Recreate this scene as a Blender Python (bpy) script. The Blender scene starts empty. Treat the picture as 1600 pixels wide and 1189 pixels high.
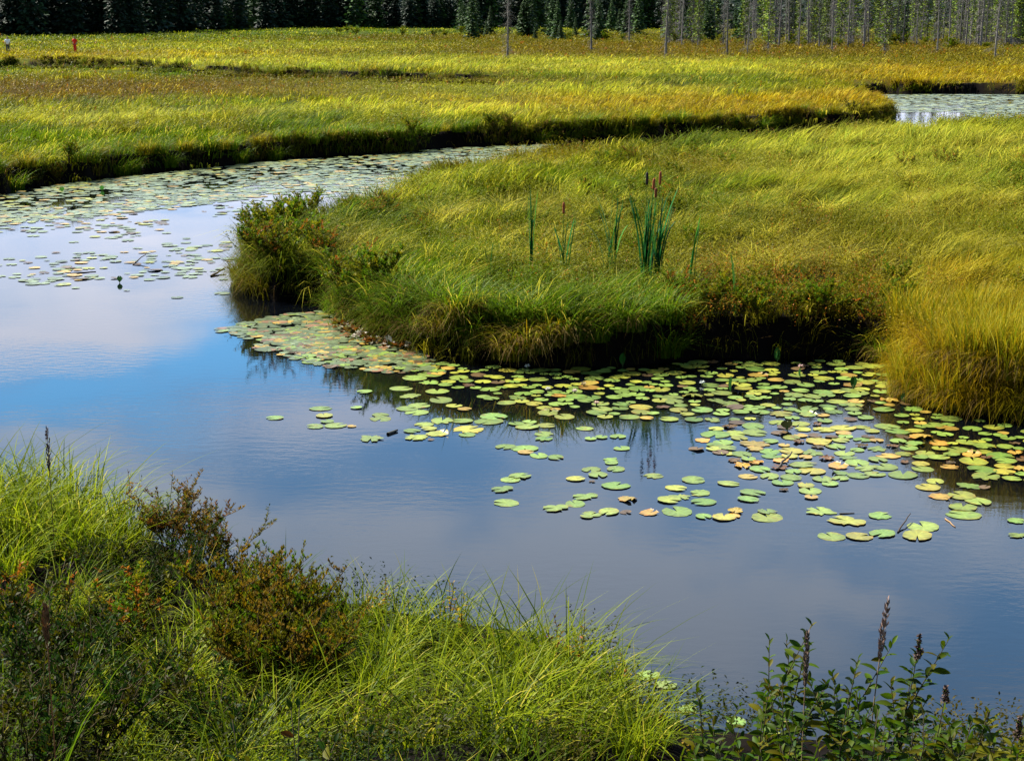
EXPO = 1.65
SKY_GREY = (6.4, 7.6, 9.6, 1)
SKY_CLEAR = (2.2, 4.8, 8.8, 1)
SKY_WHITE = (8.2, 8.6, 10.2, 1)
SKY_BLUE = (2.3, 6.6, 12.2, 1)
import bpy, math
import numpy as np
from mathutils import Vector

C = bpy.context
SC = C.scene
COL = SC.collection
rng = np.random.default_rng(11)
U = lambda a, b, n=None: rng.uniform(a, b, n)

# ------------------------------------------------------------------ camera
F = 2500.0
CX, CY = 800.0, 594.5
HZ = 30.0
HC = 4.0
PITCH = math.atan((CY - HZ) / F)
cam_d = bpy.data.cameras.new('camera')
cam_d.sensor_width = 36.0
cam_d.lens = 36.0 * F / 1600.0
cam_d.clip_start = 0.1
cam_d.clip_end = 4000
cam = bpy.data.objects.new('camera', cam_d)
COL.objects.link(cam)
cam.location = (0, 0, HC)
cam.rotation_euler = (math.pi / 2 - PITCH, 0, 0)
SC.camera = cam
cp, sp = math.cos(PITCH), math.sin(PITCH)


def at(px, py, z=0.0):
    """point of the photograph -> world point on the horizontal plane z"""
    u, v = (px - CX) / F, (CY - py) / F
    dx, dy, dz = u, cp + v * sp, -sp + v * cp
    t = (z - HC) / dz
    return dx * t, dy * t


def at_d(px, d):
    """photograph column at ground distance d"""
    return (px - CX) / F * d * 1.0, d


def col_x(px, y, z=0.5):
    # world x of a photo column for a point at distance y and height z
    depth = y * cp + (HC - z) * sp
    return (px - CX) / F * depth


def z_at(py, y):
    v = (CY - py) / F
    return HC + y * (-sp + v * cp) / (cp + v * sp)


def proj(x, y, z):
    dz = z - HC
    dep = y * cp - dz * sp
    up = y * sp + dz * cp
    return CX + F * x / dep, CY - F * up / dep


# ------------------------------------------------------------------ noise
def vnoise(x, y, seed=0):
    xi, yi = np.floor(x).astype(np.int64), np.floor(y).astype(np.int64)
    xf, yf = x - xi, y - yi
    xf = xf * xf * (3 - 2 * xf)
    yf = yf * yf * (3 - 2 * yf)

    def h(a, b):
        n = (a * 374761393 + b * 668265263 + seed * 1442695041) & 0xffffffff
        n = ((n ^ (n >> 13)) * 1274126177) & 0xffffffff
        return ((n ^ (n >> 16)) & 0xffff) / 65535.0
    a, b = h(xi, yi), h(xi + 1, yi)
    c, d = h(xi, yi + 1), h(xi + 1, yi + 1)
    return (a * (1 - xf) + b * xf) * (1 - yf) + (c * (1 - xf) + d * xf) * yf


def fbm(x, y, seed=0, octv=3):
    s, a, t = 0, 1.0, 0
    for k in range(octv):
        s = s + a * vnoise(x, y, seed + k * 17)
        t += a
        a *= .5
        x, y = x * 2.03 + 5.1, y * 2.03 + 9.7
    return s / t


def sstep(a, b, x):
    t = np.clip((x - a) / (b - a), 0, 1)
    return t * t * (3 - 2 * t)


# ------------------------------------------------------------------ shorelines
near_shore = [(-2600, 13.2), (-900, 12.6), (-300, 12.2), (0, 12.0), (120, 11.6), (230, 11.0), (320, 10.6), (395, 10.2), (450, 9.9),
              (560, 9.6), (700, 9.35), (850, 9.1), (950, 8.75), (1000, 8.3), (1040, 8.0), (1110, 7.8), (1350, 7.6), (1650, 7.5), (2300, 7.4), (3600, 7.2)]
river = [(col_x(p, d, 0), d) for p, d in near_shore]
pen = [(3600, 790), (2300, 720), (1700, 668), (1600, 661), (1550, 656), (1450, 640), (1410, 622), (1394, 606), (1398, 582), (1385, 566), (1300, 556), (1200, 560),
       (1100, 558), (1040, 566), (980, 572), (900, 574), (800, 572), (735, 560), (680, 557), (645, 545), (575, 520), (528, 500), (515, 478), (470, 468), (440, 470),
       (395, 460), (370, 442), (374, 420), (400, 403), (450, 388), (540, 362), (620, 328), (700, 294), (850, 272), (1000, 256),
       (1200, 245), (1400, 226), (1600, 214), (1900, 200), (2600, 188),
       (2600, 145.5), (1900, 146), (1700, 147), (1600, 146.5), (1530, 143), (1450, 146), (1385, 144), (1335, 146), (1322, 150), (1345, 160), (1385, 176), (1392, 188), (1372, 195),
       (1300, 197), (1240, 196), (1200, 201), (1100, 211), (950, 216), (850, 222), (700, 229), (640, 238), (560, 241), (500, 244), (430, 249), (300, 263), (215, 268), (130, 281),
       (30, 293), (0, 302), (-300, 335), (-900, 400), (-2600, 520)]
river += [at(a, b) for a, b in pen]
river = np.array(river)
dl = [(-900, 100.5), (-300, 102.5), (0, 103.5), (60, 102.5), (112, 103.5), (150, 107), (190, 108.5), (235, 110), (262, 114), (330, 116), (400, 122), (500, 124), (600, 129), (690, 130), (760, 133)]
far_e = [at(a, b) for a, b in dl]
near_e = []
for i, (a, b) in enumerate(dl):
    x, y = far_e[i]
    gap = 24 if a < 60 else (20 if a < 120 else (13 if a < 300 else (11 if a < 420 else 8.5)))
    near_e.append((x * (y - gap) / y, y - gap))
ditch = np.array(far_e + near_e[::-1])


def poly_sd(P, x, y):
    """>0 outside the polygon, plus vector from nearest edge point"""
    n = len(P)
    best = np.full(x.shape, 1e18)
    vx, vy = np.zeros(x.shape), np.zeros(x.shape)
    inside = np.zeros(x.shape, bool)
    for i in range(n):
        ax, ay = P[i]
        bx, by = P[(i + 1) % n]
        ex, ey = bx - ax, by - ay
        l2 = ex * ex + ey * ey + 1e-12
        t = np.clip(((x - ax) * ex + (y - ay) * ey) / l2, 0, 1)
        dx, dy = x - (ax + t * ex), y - (ay + t * ey)
        d2 = dx * dx + dy * dy
        m = d2 < best
        best = np.where(m, d2, best)
        vx = np.where(m, dx, vx)
        vy = np.where(m, dy, vy)
        cross = ((ay > y) != (by > y))
        with np.errstate(divide='ignore', invalid='ignore'):
            xin = ax + (y - ay) / (by - ay if by != ay else 1e-12) * ex
        inside ^= cross & (x < xin)
    d = np.sqrt(best)
    return np.where(inside, -d, d), vx, vy


def shore(x, y):
    """signed distance to water (land >0) with unit vector pointing towards the water"""
    x, y = np.asarray(x, float), np.asarray(y, float)
    # wobble of the waterline, in metres, scaled with the size of the bank
    wob = .18 * np.clip(y / 22, .5, 3) + 1.1 * sstep(88, 96, y) * (y < 200)
    fr = np.where(y > 88, .42, 1.1)
    wx = x + (fbm(x * fr + 7, y * fr, 3) - .5) * 2 * wob
    wy = y + (fbm(x * fr + 37, y * fr + 11, 5) - .5) * 2 * wob
    d1, a1, b1 = poly_sd(river, wx, wy)
    d2, a2, b2 = poly_sd(ditch, wx, wy)
    m = d2 < d1
    d = np.where(m, d2, d1)
    a, b = np.where(m, a2, a1), np.where(m, b2, b1)
    l = np.sqrt(a * a + b * b) + 1e-9
    s = np.where(d > 0, -1, 1)
    return d, a / l * s, b / l * s


def ditch_side(x, y):
    """1 on the low near side of the far ditch, -1 on its taller far side, 0 away from it"""
    fx = np.array([p[0] for p in far_e])
    fy = np.array([p[1] for p in far_e])
    # compare by bearing so that the far edge is a function of it
    b = x / np.maximum(y, 1)
    o = np.argsort(fx / fy)
    yf = np.interp(b, (fx / fy)[o], fy[o])
    on = (b > (fx / fy).min()) & (b < (fx / fy).max() + .01)
    near = on * sstep(-40, -25, y - yf) * (y < yf)
    far = on * sstep(7, 2, y - yf) * (y >= yf)
    return near - far


def ground_z(x, y, d):
    marsh = .46 + (.30 * (fbm(x * .5, y * .5, 21) - .5) + .26 * (fbm(x * 1.3, y * 1.3, 22) - .5) * 1.5) * sstep(0, 1.5, d)
    marsh = marsh + np.clip(8.2 - y, 0, 6) * .2 * sstep(.1, 1.0, d)          # the near bank rises to the viewer
    marsh = marsh + np.clip(y - 300, 0, 400) * .0125
    ds = ditch_side(x, y)
    marsh = marsh - .14 * np.maximum(ds, 0) + .12 * np.maximum(-ds, 0)
    prof = sstep(-.02, .2, d)
    return np.where(d > 0, marsh * prof - .04 * (1 - prof), -.05 - .5 * sstep(0, 1.5, -d))


# ------------------------------------------------------------------ mesh building
class MB:
    def __init__(s):
        s.v, s.f, s.c, s.n = [], [], [], 0

    def add(s, v, faces, c):
        """v (n,3); faces list of int arrays (m,k); c (n,3) or 3-tuple"""
        v = np.asarray(v, np.float32)
        c = np.asarray(c, np.float32)
        if c.ndim == 1:
            c = np.broadcast_to(c, (len(v), 3))
        s.v.append(v)
        s.c.append(c)
        for f in faces:
            s.f.append(np.asarray(f, np.int64) + s.n)
        s.n += len(v)

    def mesh(s, name, mat, smooth=False):
        me = bpy.data.meshes.new(name)
        v = np.concatenate(s.v)
        c = np.concatenate(s.c)
        me.vertices.add(len(v))
        me.vertices.foreach_set('co', v.ravel())
        loops = np.concatenate([f.ravel() for f in s.f])
        tot = np.concatenate([np.full(len(f), f.shape[1], np.int64) for f in s.f])
        st = np.concatenate([[0], np.cumsum(tot)[:-1]])
        me.loops.add(len(loops))
        me.loops.foreach_set('vertex_index', loops.astype(np.int32))
        me.polygons.add(len(tot))
        me.polygons.foreach_set('loop_start', st.astype(np.int32))
        if smooth:
            me.polygons.foreach_set('use_smooth', np.ones(len(tot), bool))
        me.update(calc_edges=True)
        at_ = me.attributes.new('tint', 'FLOAT_COLOR', 'POINT')
        at_.data.foreach_set('color', np.concatenate([c, np.ones((len(c), 1), np.float32)], 1).astype(np.float32).ravel())
        me.materials.append(mat)
        return me


def link(name, data, parent=None, loc=None, rz=0, sc=1):
    o = bpy.data.objects.new(name, data)
    COL.objects.link(o)
    if parent is not None:
        o.parent = parent
    if loc is not None:
        o.location = loc
    o.rotation_euler = (0, 0, rz)
    if sc != 1:
        o.scale = (sc, sc, sc) if not isinstance(sc, tuple) else sc
    return o


def tag(o, label=None, cat=None, group=None, kind=None):
    if label:
        o['label'] = label
    if cat:
        o['category'] = cat
    if group:
        o['group'] = group
    if kind:
        o['kind'] = kind
    return o


def blades(mb, base, h, w, ang, lean, droop, c0, c1, segs=(0, .36, .7, 1.0), twist=.9, taper=.55):
    """arching grass blades; lean: sideways reach as a share of the height; droop: share of height lost at the tip"""
    n = len(base)
    base = np.asarray(base, float)
    one = np.ones(n)
    h, w, ang, lean, droop = (a * one for a in (h, w, ang, lean, droop))
    c0 = np.asarray(c0, float) * np.ones((n, 1))
    c1 = np.asarray(c1, float) * np.ones((n, 1))
    dx, dy = np.cos(ang), np.sin(ang)
    sa = ang + math.pi / 2 + U(-twist, twist, n)
    sx, sy = np.cos(sa), np.sin(sa)
    K = len(segs)
    V, CC = [], []
    for i, t in enumerate(segs):
        off = h * lean * t ** 2.1
        z = h * (t - droop * t ** 2.6)
        px = base[:, 0] + dx * off
        py = base[:, 1] + dy * off
        pz = base[:, 2] + z
        hw = w * .5 * (1 - t) ** taper if i else w * .42
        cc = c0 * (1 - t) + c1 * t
        if i < K - 1:
            V += [np.stack([px - sx * hw, py - sy * hw, pz], 1), np.stack([px + sx * hw, py + sy * hw, pz], 1)]
            CC += [cc, cc]
        else:
            V.append(np.stack([px, py, pz], 1))
            CC.append(cc)
    m = 2 * K - 1
    Vn = np.stack(V, 1).reshape(-1, 3)
    Cn = np.stack(CC, 1).reshape(-1, 3)
    b = (np.arange(n) * m)[:, None]
    fs = [b + np.array([[2 * i, 2 * i + 1, 2 * i + 3, 2 * i + 2]]) for i in range(K - 2)]
    fs.append(b + np.array([[2 * K - 4, 2 * K - 3, 2 * K - 2]]))
    mb.add(Vn, fs, Cn)


def unit(v):
    return v / (np.linalg.norm(v, axis=-1, keepdims=True) + 1e-9)


def leaves(mb, p, d, L, W, c, fold=.25, rich=False):
    """small leaves: base p, direction d, length L, width W"""
    n = len(p)
    d = unit(np.asarray(d, float))
    L = (L * np.ones(n))[:, None]
    W = (W * np.ones(n))[:, None]
    c = np.asarray(c, float) * np.ones((n, 1))
    r = rng.normal(0, 1, (n, 3)) * .45 + np.array([0, 0, 1.0])
    s = unit(np.cross(d, r))
    up = unit(np.cross(s, d))
    if not rich:
        V = np.stack([p, p + d * L * .5 + s * W * .5 + up * W * fold, p + d * L, p + d * L * .5 - s * W * .5 + up * W * fold], 1)
        CC = np.repeat(c[:, None], 4, 1)
        b = (np.arange(n) * 4)[:, None]
        mb.add(V.reshape(-1, 3), [b + np.array([[0, 1, 2, 3]])], CC.reshape(-1, 3))
        return
    prof = [(.0, .10), (.2, .62), (.45, 1.0), (.72, .85), (.92, .4)]
    V = []
    for t, q in prof:
        mid = p + d * L * t - up * L * .22 * t * t
        V += [mid + s * W * .5 * q + up * W * fold * q, mid, mid - s * W * .5 * q + up * W * fold * q]
    V.append(p + d * L - up * L * .22)
    m = len(V)
    CC = np.repeat(c[:, None], m, 1)
    CC[:, 1::3] *= 1.18
    b = (np.arange(n) * m)[:, None]
    fs = []
    for i in range(len(prof) - 1):
        k = 3 * i
        fs += [b + np.array([[k, k + 1, k + 4, k + 3]]), b + np.array([[k + 1, k + 2, k + 5, k + 4]])]
    k = 3 * (len(prof) - 1)
    fs += [b + np.array([[k, k + 1, m - 1]]), b + np.array([[k + 1, k + 2, m - 1]])]
    mb.add(np.stack(V, 1).reshape(-1, 3), fs, CC.reshape(-1, 3))


def tubes(mb, path, rad, c, sides=5):
    """path (n,m,3), rad (n,m) or (m,), c"""
    path = np.asarray(path, float)
    if path.ndim == 2:
        path = path[None]
    n, m, _ = path.shape
    rad = np.asarray(rad, float) * np.ones((n, m))
    d = unit(path[:, -1] - path[:, 0])
    ref = np.where(np.abs(d[:, 2:3]) > .8, np.array([[1., 0, 0]]), np.array([[0, 0, 1.]]))
    s = unit(np.cross(d, ref))
    u = np.cross(s, d)
    a = np.arange(sides) * 2 * math.pi / sides
    ring = s[:, None, None] * np.cos(a)[None, None, :, None] + u[:, None, None] * np.sin(a)[None, None, :, None]
    V = path[:, :, None] + ring * rad[:, :, None, None]
    c = np.asarray(c, float)
    if c.ndim == 2:
        CC = np.repeat(c, m * sides, 0)
    else:
        CC = np.broadcast_to(c, (n * m * sides, 3))
    f = []
    for i in range(m - 1):
        for j in range(sides):
            k = (j + 1) % sides
            f.append([i * sides + j, i * sides + k, (i + 1) * sides + k, (i + 1) * sides + j])
    f = np.array(f)
    b = (np.arange(n) * m * sides)[:, None, None]
    fs = [(b + f[None]).reshape(-1, 4)]
    cap = (np.arange(n) * m * sides + (m - 1) * sides)[:, None] + np.arange(sides)[None]
    fs.append(cap)
    mb.add(V.reshape(-1, 3), fs, CC)


# ------------------------------------------------------------------ materials
def new_mat(name):
    m = bpy.data.materials.new(name)
    m.use_nodes = True
    nt = m.node_tree
    return m, nt, nt.nodes, nt.links, nt.nodes['Principled BSDF'], nt.nodes['Material Output']


def leaf_mat(name, trans=.3, rough=.5, spec=.35, gain=1.0, rnd=0.0):
    m, nt, N, L, P, O = new_mat(name)
    a = N.new('ShaderNodeAttribute')
    a.attribute_name = 'tint'
    src = a.outputs['Color']
    if gain != 1.0 or rnd:
        hs = N.new('ShaderNodeHueSaturation')
        L.new(src, hs.inputs['Color'])
        hs.inputs['Value'].default_value = gain
        if rnd:
            oi = N.new('ShaderNodeObjectInfo')
            mr = N.new('ShaderNodeMapRange')
            L.new(oi.outputs['Random'], mr.inputs['Value'])
            mr.inputs['To Min'].default_value = gain * (1 - rnd)
            mr.inputs['To Max'].default_value = gain * (1 + rnd)
            L.new(mr.outputs[0], hs.inputs['Value'])
        src = hs.outputs['Color']
    L.new(src, P.inputs['Base Color'])
    P.inputs['Roughness'].default_value = rough
    P.inputs['Specular IOR Level'].default_value = spec
    if trans > 0:
        t = N.new('ShaderNodeBsdfTranslucent')
        L.new(src, t.inputs['Color'])
        mx = N.new('ShaderNodeMixShader')
        mx.inputs[0].default_value = trans
        L.new(P.outputs[0], mx.inputs[1])
        L.new(t.outputs[0], mx.inputs[2])
        L.new(mx.outputs[0], O.inputs[0])
    return m


M_grass = leaf_mat('grass_blade', .45, .55, .02)
M_leaf = leaf_mat('shrub_leaf', .3, .5, .04)
M_twig = leaf_mat('twig_bark', 0, .8, .2)
M_needle = leaf_mat('conifer_needle', .1, .7, .2, 1.0, .3)
M_bark = leaf_mat('grey_bark', 0, .85, .15, 1.0, .3)
M_cloth = leaf_mat('cloth', 0, .8, .2)


def ground_mat():
    m, nt, N, L, P, O = new_mat('peat_and_litter')
    a = N.new('ShaderNodeAttribute')
    a.attribute_name = 'tint'
    tc = N.new('ShaderNodeTexCoord')
    no = N.new('ShaderNodeTexNoise')
    no.inputs['Scale'].default_value = 3.0
    no.inputs['Detail'].default_value = 8
    L.new(tc.outputs['Object'], no.inputs['Vector'])
    mx = N.new('ShaderNodeMix')
    mx.data_type = 'RGBA'
    mx.blend_type = 'MULTIPLY'
    mx.inputs[0].default_value = .6
    L.new(a.outputs['Color'], mx.inputs[6])
    L.new(no.outputs['Color'], mx.inputs[7])
    L.new(mx.outputs[2], P.inputs['Base Color'])
    P.inputs['Roughness'].default_value = .95
    P.inputs['Specular IOR Level'].default_value = .03
    b = N.new('ShaderNodeBump')
    b.inputs['Strength'].default_value = .6
    b.inputs['Distance'].default_value = .08
    L.new(no.outputs['Fac'], b.inputs['Height'])
    L.new(b.outputs[0], P.inputs['Normal'])
    return m


def water_mat():
    m, nt, N, L, P, O = new_mat('dark_water')
    P.inputs['Base Color'].default_value = (.0015, .002, .003, 1)
    P.inputs['IOR'].default_value = 1.45
    P.inputs['Specular IOR Level'].default_value = .5
    tc = N.new('ShaderNodeTexCoord')
    mp = N.new('ShaderNodeMapping')
    mp.inputs['Scale'].default_value = (1.0, 1.9, 1)
    mp.inputs['Rotation'].default_value = (0, 0, .25)
    L.new(tc.outputs['Object'], mp.inputs['Vector'])
    n1 = N.new('ShaderNodeTexNoise')
    n1.inputs['Scale'].default_value = 5.5
    n1.inputs['Detail'].default_value = 4
    n1.inputs['Roughness'].default_value = .55
    L.new(mp.outputs[0], n1.inputs['Vector'])
    n2 = N.new('ShaderNodeTexNoise')
    n2.inputs['Scale'].default_value = .35
    n2.inputs['Detail'].default_value = 3
    L.new(tc.outputs['Object'], n2.inputs['Vector'])
    mr = N.new('ShaderNodeMapRange')          # breeze patches: ripples come and go
    mr.inputs['From Min'].default_value = .42
    mr.inputs['From Max'].default_value = .68
    mr.inputs['To Min'].default_value = .006
    mr.inputs['To Max'].default_value = .045
    L.new(n2.outputs['Fac'], mr.inputs['Value'])
    b = N.new('ShaderNodeBump')
    b.inputs['Distance'].default_value = .05
    L.new(n1.outputs['Fac'], b.inputs['Height'])
    L.new(mr.outputs[0], b.inputs['Strength'])
    L.new(b.outputs[0], P.inputs['Normal'])
    P.inputs['Roughness'].default_value = .02
    return m


def pad_mat(name, objcol):
    m, nt, N, L, P, O = new_mat(name)
    if objcol:
        a = N.new('ShaderNodeObjectInfo')
        t_ = N.new('ShaderNodeAttribute')
        t_.attribute_name = 'tint'
        mu = N.new('ShaderNodeMix')
        mu.data_type = 'RGBA'
        mu.blend_type = 'MULTIPLY'
        mu.inputs[0].default_value = 1
        L.new(a.outputs['Color'], mu.inputs[6])
        L.new(t_.outputs['Color'], mu.inputs[7])
        base = mu.outputs[2]
    else:
        a = N.new('ShaderNodeAttribute')
        a.attribute_name = 'tint'
        base = a.outputs['Color']
    tc = N.new('ShaderNodeTexCoord')
    geo = N.new('ShaderNodeNewGeometry')
    no = N.new('ShaderNodeTexNoise')
    no.inputs['Scale'].default_value = 14
    no.inputs['Detail'].default_value = 4
    L.new(geo.outputs['Position'], no.inputs['Vector'])
    hs = N.new('ShaderNodeHueSaturation')
    mr = N.new('ShaderNodeMapRange')
    mr.inputs['From Min'].default_value = .3
    mr.inputs['From Max'].default_value = .7
    mr.inputs['To Min'].default_value = .78
    mr.inputs['To Max'].default_value = 1.2
    L.new(no.outputs['Fac'], mr.inputs['Value'])
    L.new(mr.outputs[0], hs.inputs['Value'])
    L.new(base, hs.inputs['Color'])
    # brown blotches of decay
    n2 = N.new('ShaderNodeTexNoise')
    n2.inputs['Scale'].default_value = 9
    n2.inputs['Detail'].default_value = 5
    L.new(geo.outputs['Position'], n2.inputs['Vector'])
    m2 = N.new('ShaderNodeMapRange')
    m2.inputs['From Min'].default_value = .62
    m2.inputs['From Max'].default_value = .72
    m2.inputs['To Max'].default_value = .75
    L.new(n2.outputs['Fac'], m2.inputs['Value'])
    mx = N.new('ShaderNodeMix')
    mx.data_type = 'RGBA'
    mx.inputs[7].default_value = (.16, .09, .015, 1)
    L.new(m2.outputs[0], mx.inputs[0])
    L.new(hs.outputs['Color'], mx.inputs[6])
    L.new(mx.outputs[2], P.inputs['Base Color'])
    P.inputs['Roughness'].default_value = .38
    P.inputs['Specular IOR Level'].default_value = .35
    return m


M_ground = ground_mat()
M_water = water_mat()
M_pad = pad_mat('lily_pad_skin', True)
M_padmass = pad_mat('lily_pad_skin_small', False)

# ------------------------------------------------------------------ colours (linear albedo)
GREEN = np.array([.060, .112, .002])
DGREEN = np.array([.020, .050, .004])
BGREEN = np.array([.085, .145, .004])
YGREEN = np.array([.185, .168, .003])
GOLD = np.array([.29, .185, .004])
STRAW_HIGHLIGHT = np.array([.42, .36, .035])  # straw tone, doubling as painted sun highlights on the sedge
PALE = np.array([.33, .33, .025])
OLIVE = np.array([.100, .098, .004])
BROWN = np.array([.100, .060, .006])
RUST = np.array([.170, .062, .006])
ORANGE = np.array([.32, .105, .008])


# patches of the meadow, each pinned to the ground where it grows: (px, py, rx, ry, colour weights)
def region(name, px, py):
    w = np.zeros(px.shape)
    for (n, cx, cy, rx, ry, s) in REG:
        if n == name:
            q = ((px - cx) / rx) ** 2 + ((py - cy) / ry) ** 2
            w = np.maximum(w, s * np.exp(-q * q * .7))
    return w


REG = [
    ('hollow', 1220, 545, 185, 60, 1), ('hollow', 470, 465, 60, 25, 1), ('hollow', 1300, 195, 60, 12, .8), ('hollow', 250, 262, 120, 20, .6), ('hollow', 720, 225, 60, 12, .6), ('hollow', 1360, 145, 40, 9, .8), ('hollow', 1540, 143, 40, 9, .8),
    ('tall', 450, 400, 130, 55, .55), ('tall', 1100, 225, 600, 14, .25),
    ('brown', 100, 144, 260, 15, 1.3), ('brown', 330, 142, 260, 13, 1.2), ('brown', 1150, 270, 120, 12, .7), ('brown', 780, 130, 200, 5, .7), ('brown', 560, 145, 150, 10, .4), ('brown', 640, 62, 200, 5, .5),
    ('rust', 1150, 80, 520, 14, .9), ('rust', 850, 74, 160, 10, .7), ('rust', 1450, 95, 260, 13, .6), ('rust', 1150, 60, 480, 10, .5),
    ('gold', 1000, 168, 330, 20, .8), ('gold', 1290, 160, 120, 16, .8), ('gold', 1450, 120, 200, 16, .8), ('gold', 700, 160, 120, 14, .4), ('gold', 150, 88, 300, 8, .5),
    ('gold', 1500, 560, 170, 110, 1.0), ('gold', 780, 250, 160, 22, .45),
    ('pale', 600, 100, 520, 10, .7), ('pale', 1000, 106, 300, 12, .8), ('pale', 150, 190, 190, 14, .8), ('pale', 620, 176, 330, 12, .7), ('pale', 800, 145, 350, 12, .6),
    ('pale', 1400, 250, 260, 60, .7), ('pale', 1480, 330, 160, 30, .5), ('pale', 620, 290, 90, 28, .5), ('pale', 880, 320, 120, 16, .4), ('pale', 400, 75, 300, 8, .4),
    ('green', 100, 235, 200, 26, .7), ('green', 550, 200, 400, 18, .5), ('green', 1000, 130, 380, 7, .6), ('green', 1350, 195, 260, 14, .7),
    ('green', 560, 400, 240, 60, .8), ('green', 740, 470, 260, 70, 1.0), ('green', 1150, 300, 200, 50, .5), ('green', 700, 260, 160, 30, .5), ('green', 1000, 230, 300, 20, .6), ('green', 950, 480, 120, 60, .9), ('green', 960, 265, 70, 22, .7), ('green', 480, 330, 100, 20, .3), ('green', 250, 60, 400, 6, .6), ('green', 500, 48, 500, 7, .7),
    ('olive', 900, 370, 260, 40, .6), ('olive', 1350, 385, 200, 36, .6), ('olive', 1150, 410, 300, 34, .6), ('olive', 800, 245, 200, 18, .5), ('olive', 450, 370, 70, 40, .4),
    ('orange', 1240, 425, 180, 34, .9), ('orange', 1110, 450, 70, 25, .6), ('orange', 830, 330, 60, 14, .35), ('orange', 545, 400, 40, 22, .5), ('orange', 1080, 285, 60, 12, .4), ('orange', 900, 440, 200, 20, .15),
]


def meadow_colour(x, y, z):
    px, py = proj(x, y, z)
    big = fbm(x * .10, y * .06, 41)
    mid = fbm(x * .45, y * .3, 43)
    fine = fbm(x * 2.2, y * 1.4, 47)
    v = np.clip(.5 + (big - .5) * 1.2 + (mid - .5) * 1.3 + (fine - .5) * .8, 0, 1)[:, None]
    c = GREEN * (1 - v) + YGREEN * v
    pat = sstep(.56, .66, fbm(x * .33 + 40, y * .26, 49))[:, None] * .65          # drifts of rusty sweet gale
    c = c * (1 - pat) + (RUST * .35 + OLIVE * .55) * pat
    pat = sstep(.57, .68, fbm(x * .41 + 90, y * .33, 53))[:, None] * .7           # drifts of deep green sedge
    c = c * (1 - pat) + (GREEN * .75 + DGREEN * .4) * pat
    for nm, cc in (('green', BGREEN * .8), ('olive', OLIVE), ('brown', BROWN * 1.3), ('rust', RUST * .5 + OLIVE * .45), ('gold', GOLD), ('pale', PALE), ('orange', RUST * .25 + OLIVE * .8)):
        w = region(nm, px, py) * np.clip(.35 + 1.3 * fbm(x * .9 + 11, y * .6, 51), 0, 1)
        w = np.clip(w, 0, 1)[:, None]
        c = c * (1 - w) + cc * w
    return c


# ------------------------------------------------------------------ ground and water
def build_ground():
    D = np.concatenate([[.05, 1.0, 2.0, 3.2], np.geomspace(4.2, 70, 560), np.geomspace(70.6, 98, 80), np.geomspace(98.3, 145, 240), np.geomspace(146, 330, 70), np.geomspace(335, 1500, 24)])
    a = np.concatenate([np.linspace(-180, -40, 26)[:-1], np.linspace(-40, -21, 40)[:-1], np.linspace(-21, 21, 560), np.linspace(21, 40, 40)[1:], np.linspace(40, 180, 26)[1:]])
    A = np.radians(a)
    X = np.outer(D, np.sin(A))
    Y = np.outer(D, np.cos(A))
    x, y = X.ravel(), Y.ravel()
    d, _, _ = shore(x, y)
    z = ground_z(x, y, d)
    z = np.where((y < 0), np.maximum(z, 1.9), z)
    nd, na = len(D), len(A)
    i = np.arange(nd - 1)[:, None] * na + np.arange(na - 1)[None]
    f = np.stack([i, i + 1, i + na + 1, i + na], -1).reshape(-1, 4)
    c = np.tile(np.array([.006, .0045, .003]), (len(x), 1))  # peat, darkened to put the shade of the banks into its colour
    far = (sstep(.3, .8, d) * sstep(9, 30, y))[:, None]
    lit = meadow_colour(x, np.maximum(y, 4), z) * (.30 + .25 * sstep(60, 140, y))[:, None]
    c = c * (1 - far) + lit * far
    mb = MB()
    mb.add(np.stack([x, y, z], 1), [f], c)
    g = link('ground', mb.mesh('ground', M_ground, True))
    tag(g, kind='structure')
    mb = MB()
    mb.add([(-900, -60, 0), (900, -60, 0), (900, 330, 0), (-900, 330, 0)], [[[0, 1, 2, 3]]], (.01, .01, .01))
    w = link('water', mb.mesh('water', M_water))
    tag(w, kind='structure')
    # wooded rise behind the bog
    n, m = 90, 8
    hx = np.linspace(-420, 420, n)
    V = []
    for j in range(m):
        t = j / (m - 1)
        V.append(np.stack([hx, 560 + 260 * t + 0 * hx, 2.5 + (26 + 10 * fbm(hx * .01, hx * 0 + 3, 5)) * t ** .8], 1))
    V = np.concatenate(V)
    i = np.arange(m - 1)[:, None] * n + np.arange(n - 1)[None]
    f = np.stack([i, i + 1, i + n + 1, i + n], -1).reshape(-1, 4)
    mb = MB()
    mb.add(V, [f], (.008, .016, .008))
    tag(link('hills', mb.mesh('hills', M_ground, True)), kind='structure')


build_ground()

# ------------------------------------------------------------------ meadow grass (nobody could count it)
WIND = -.12     # azimuth towards which the tops are combed (0 = to the right of the picture)


def sample_polar(n, d0, d1, half):
    a = np.radians(U(-half, half, n))
    D = d0 * (d1 / d0) ** U(0, 1, n)
    return D * np.sin(a), D * np.cos(a)


def leafy_mask(x, y, z):
    px, py = proj(x, y, z)
    w = .55 * region('olive', px, py) + .9 * region('orange', px, py) + .5 * region('brown', px, py) + .4 * region('rust', px, py)
    return w + (fbm(x * .5, y * .4, 61) - .43) * 1.1


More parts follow.
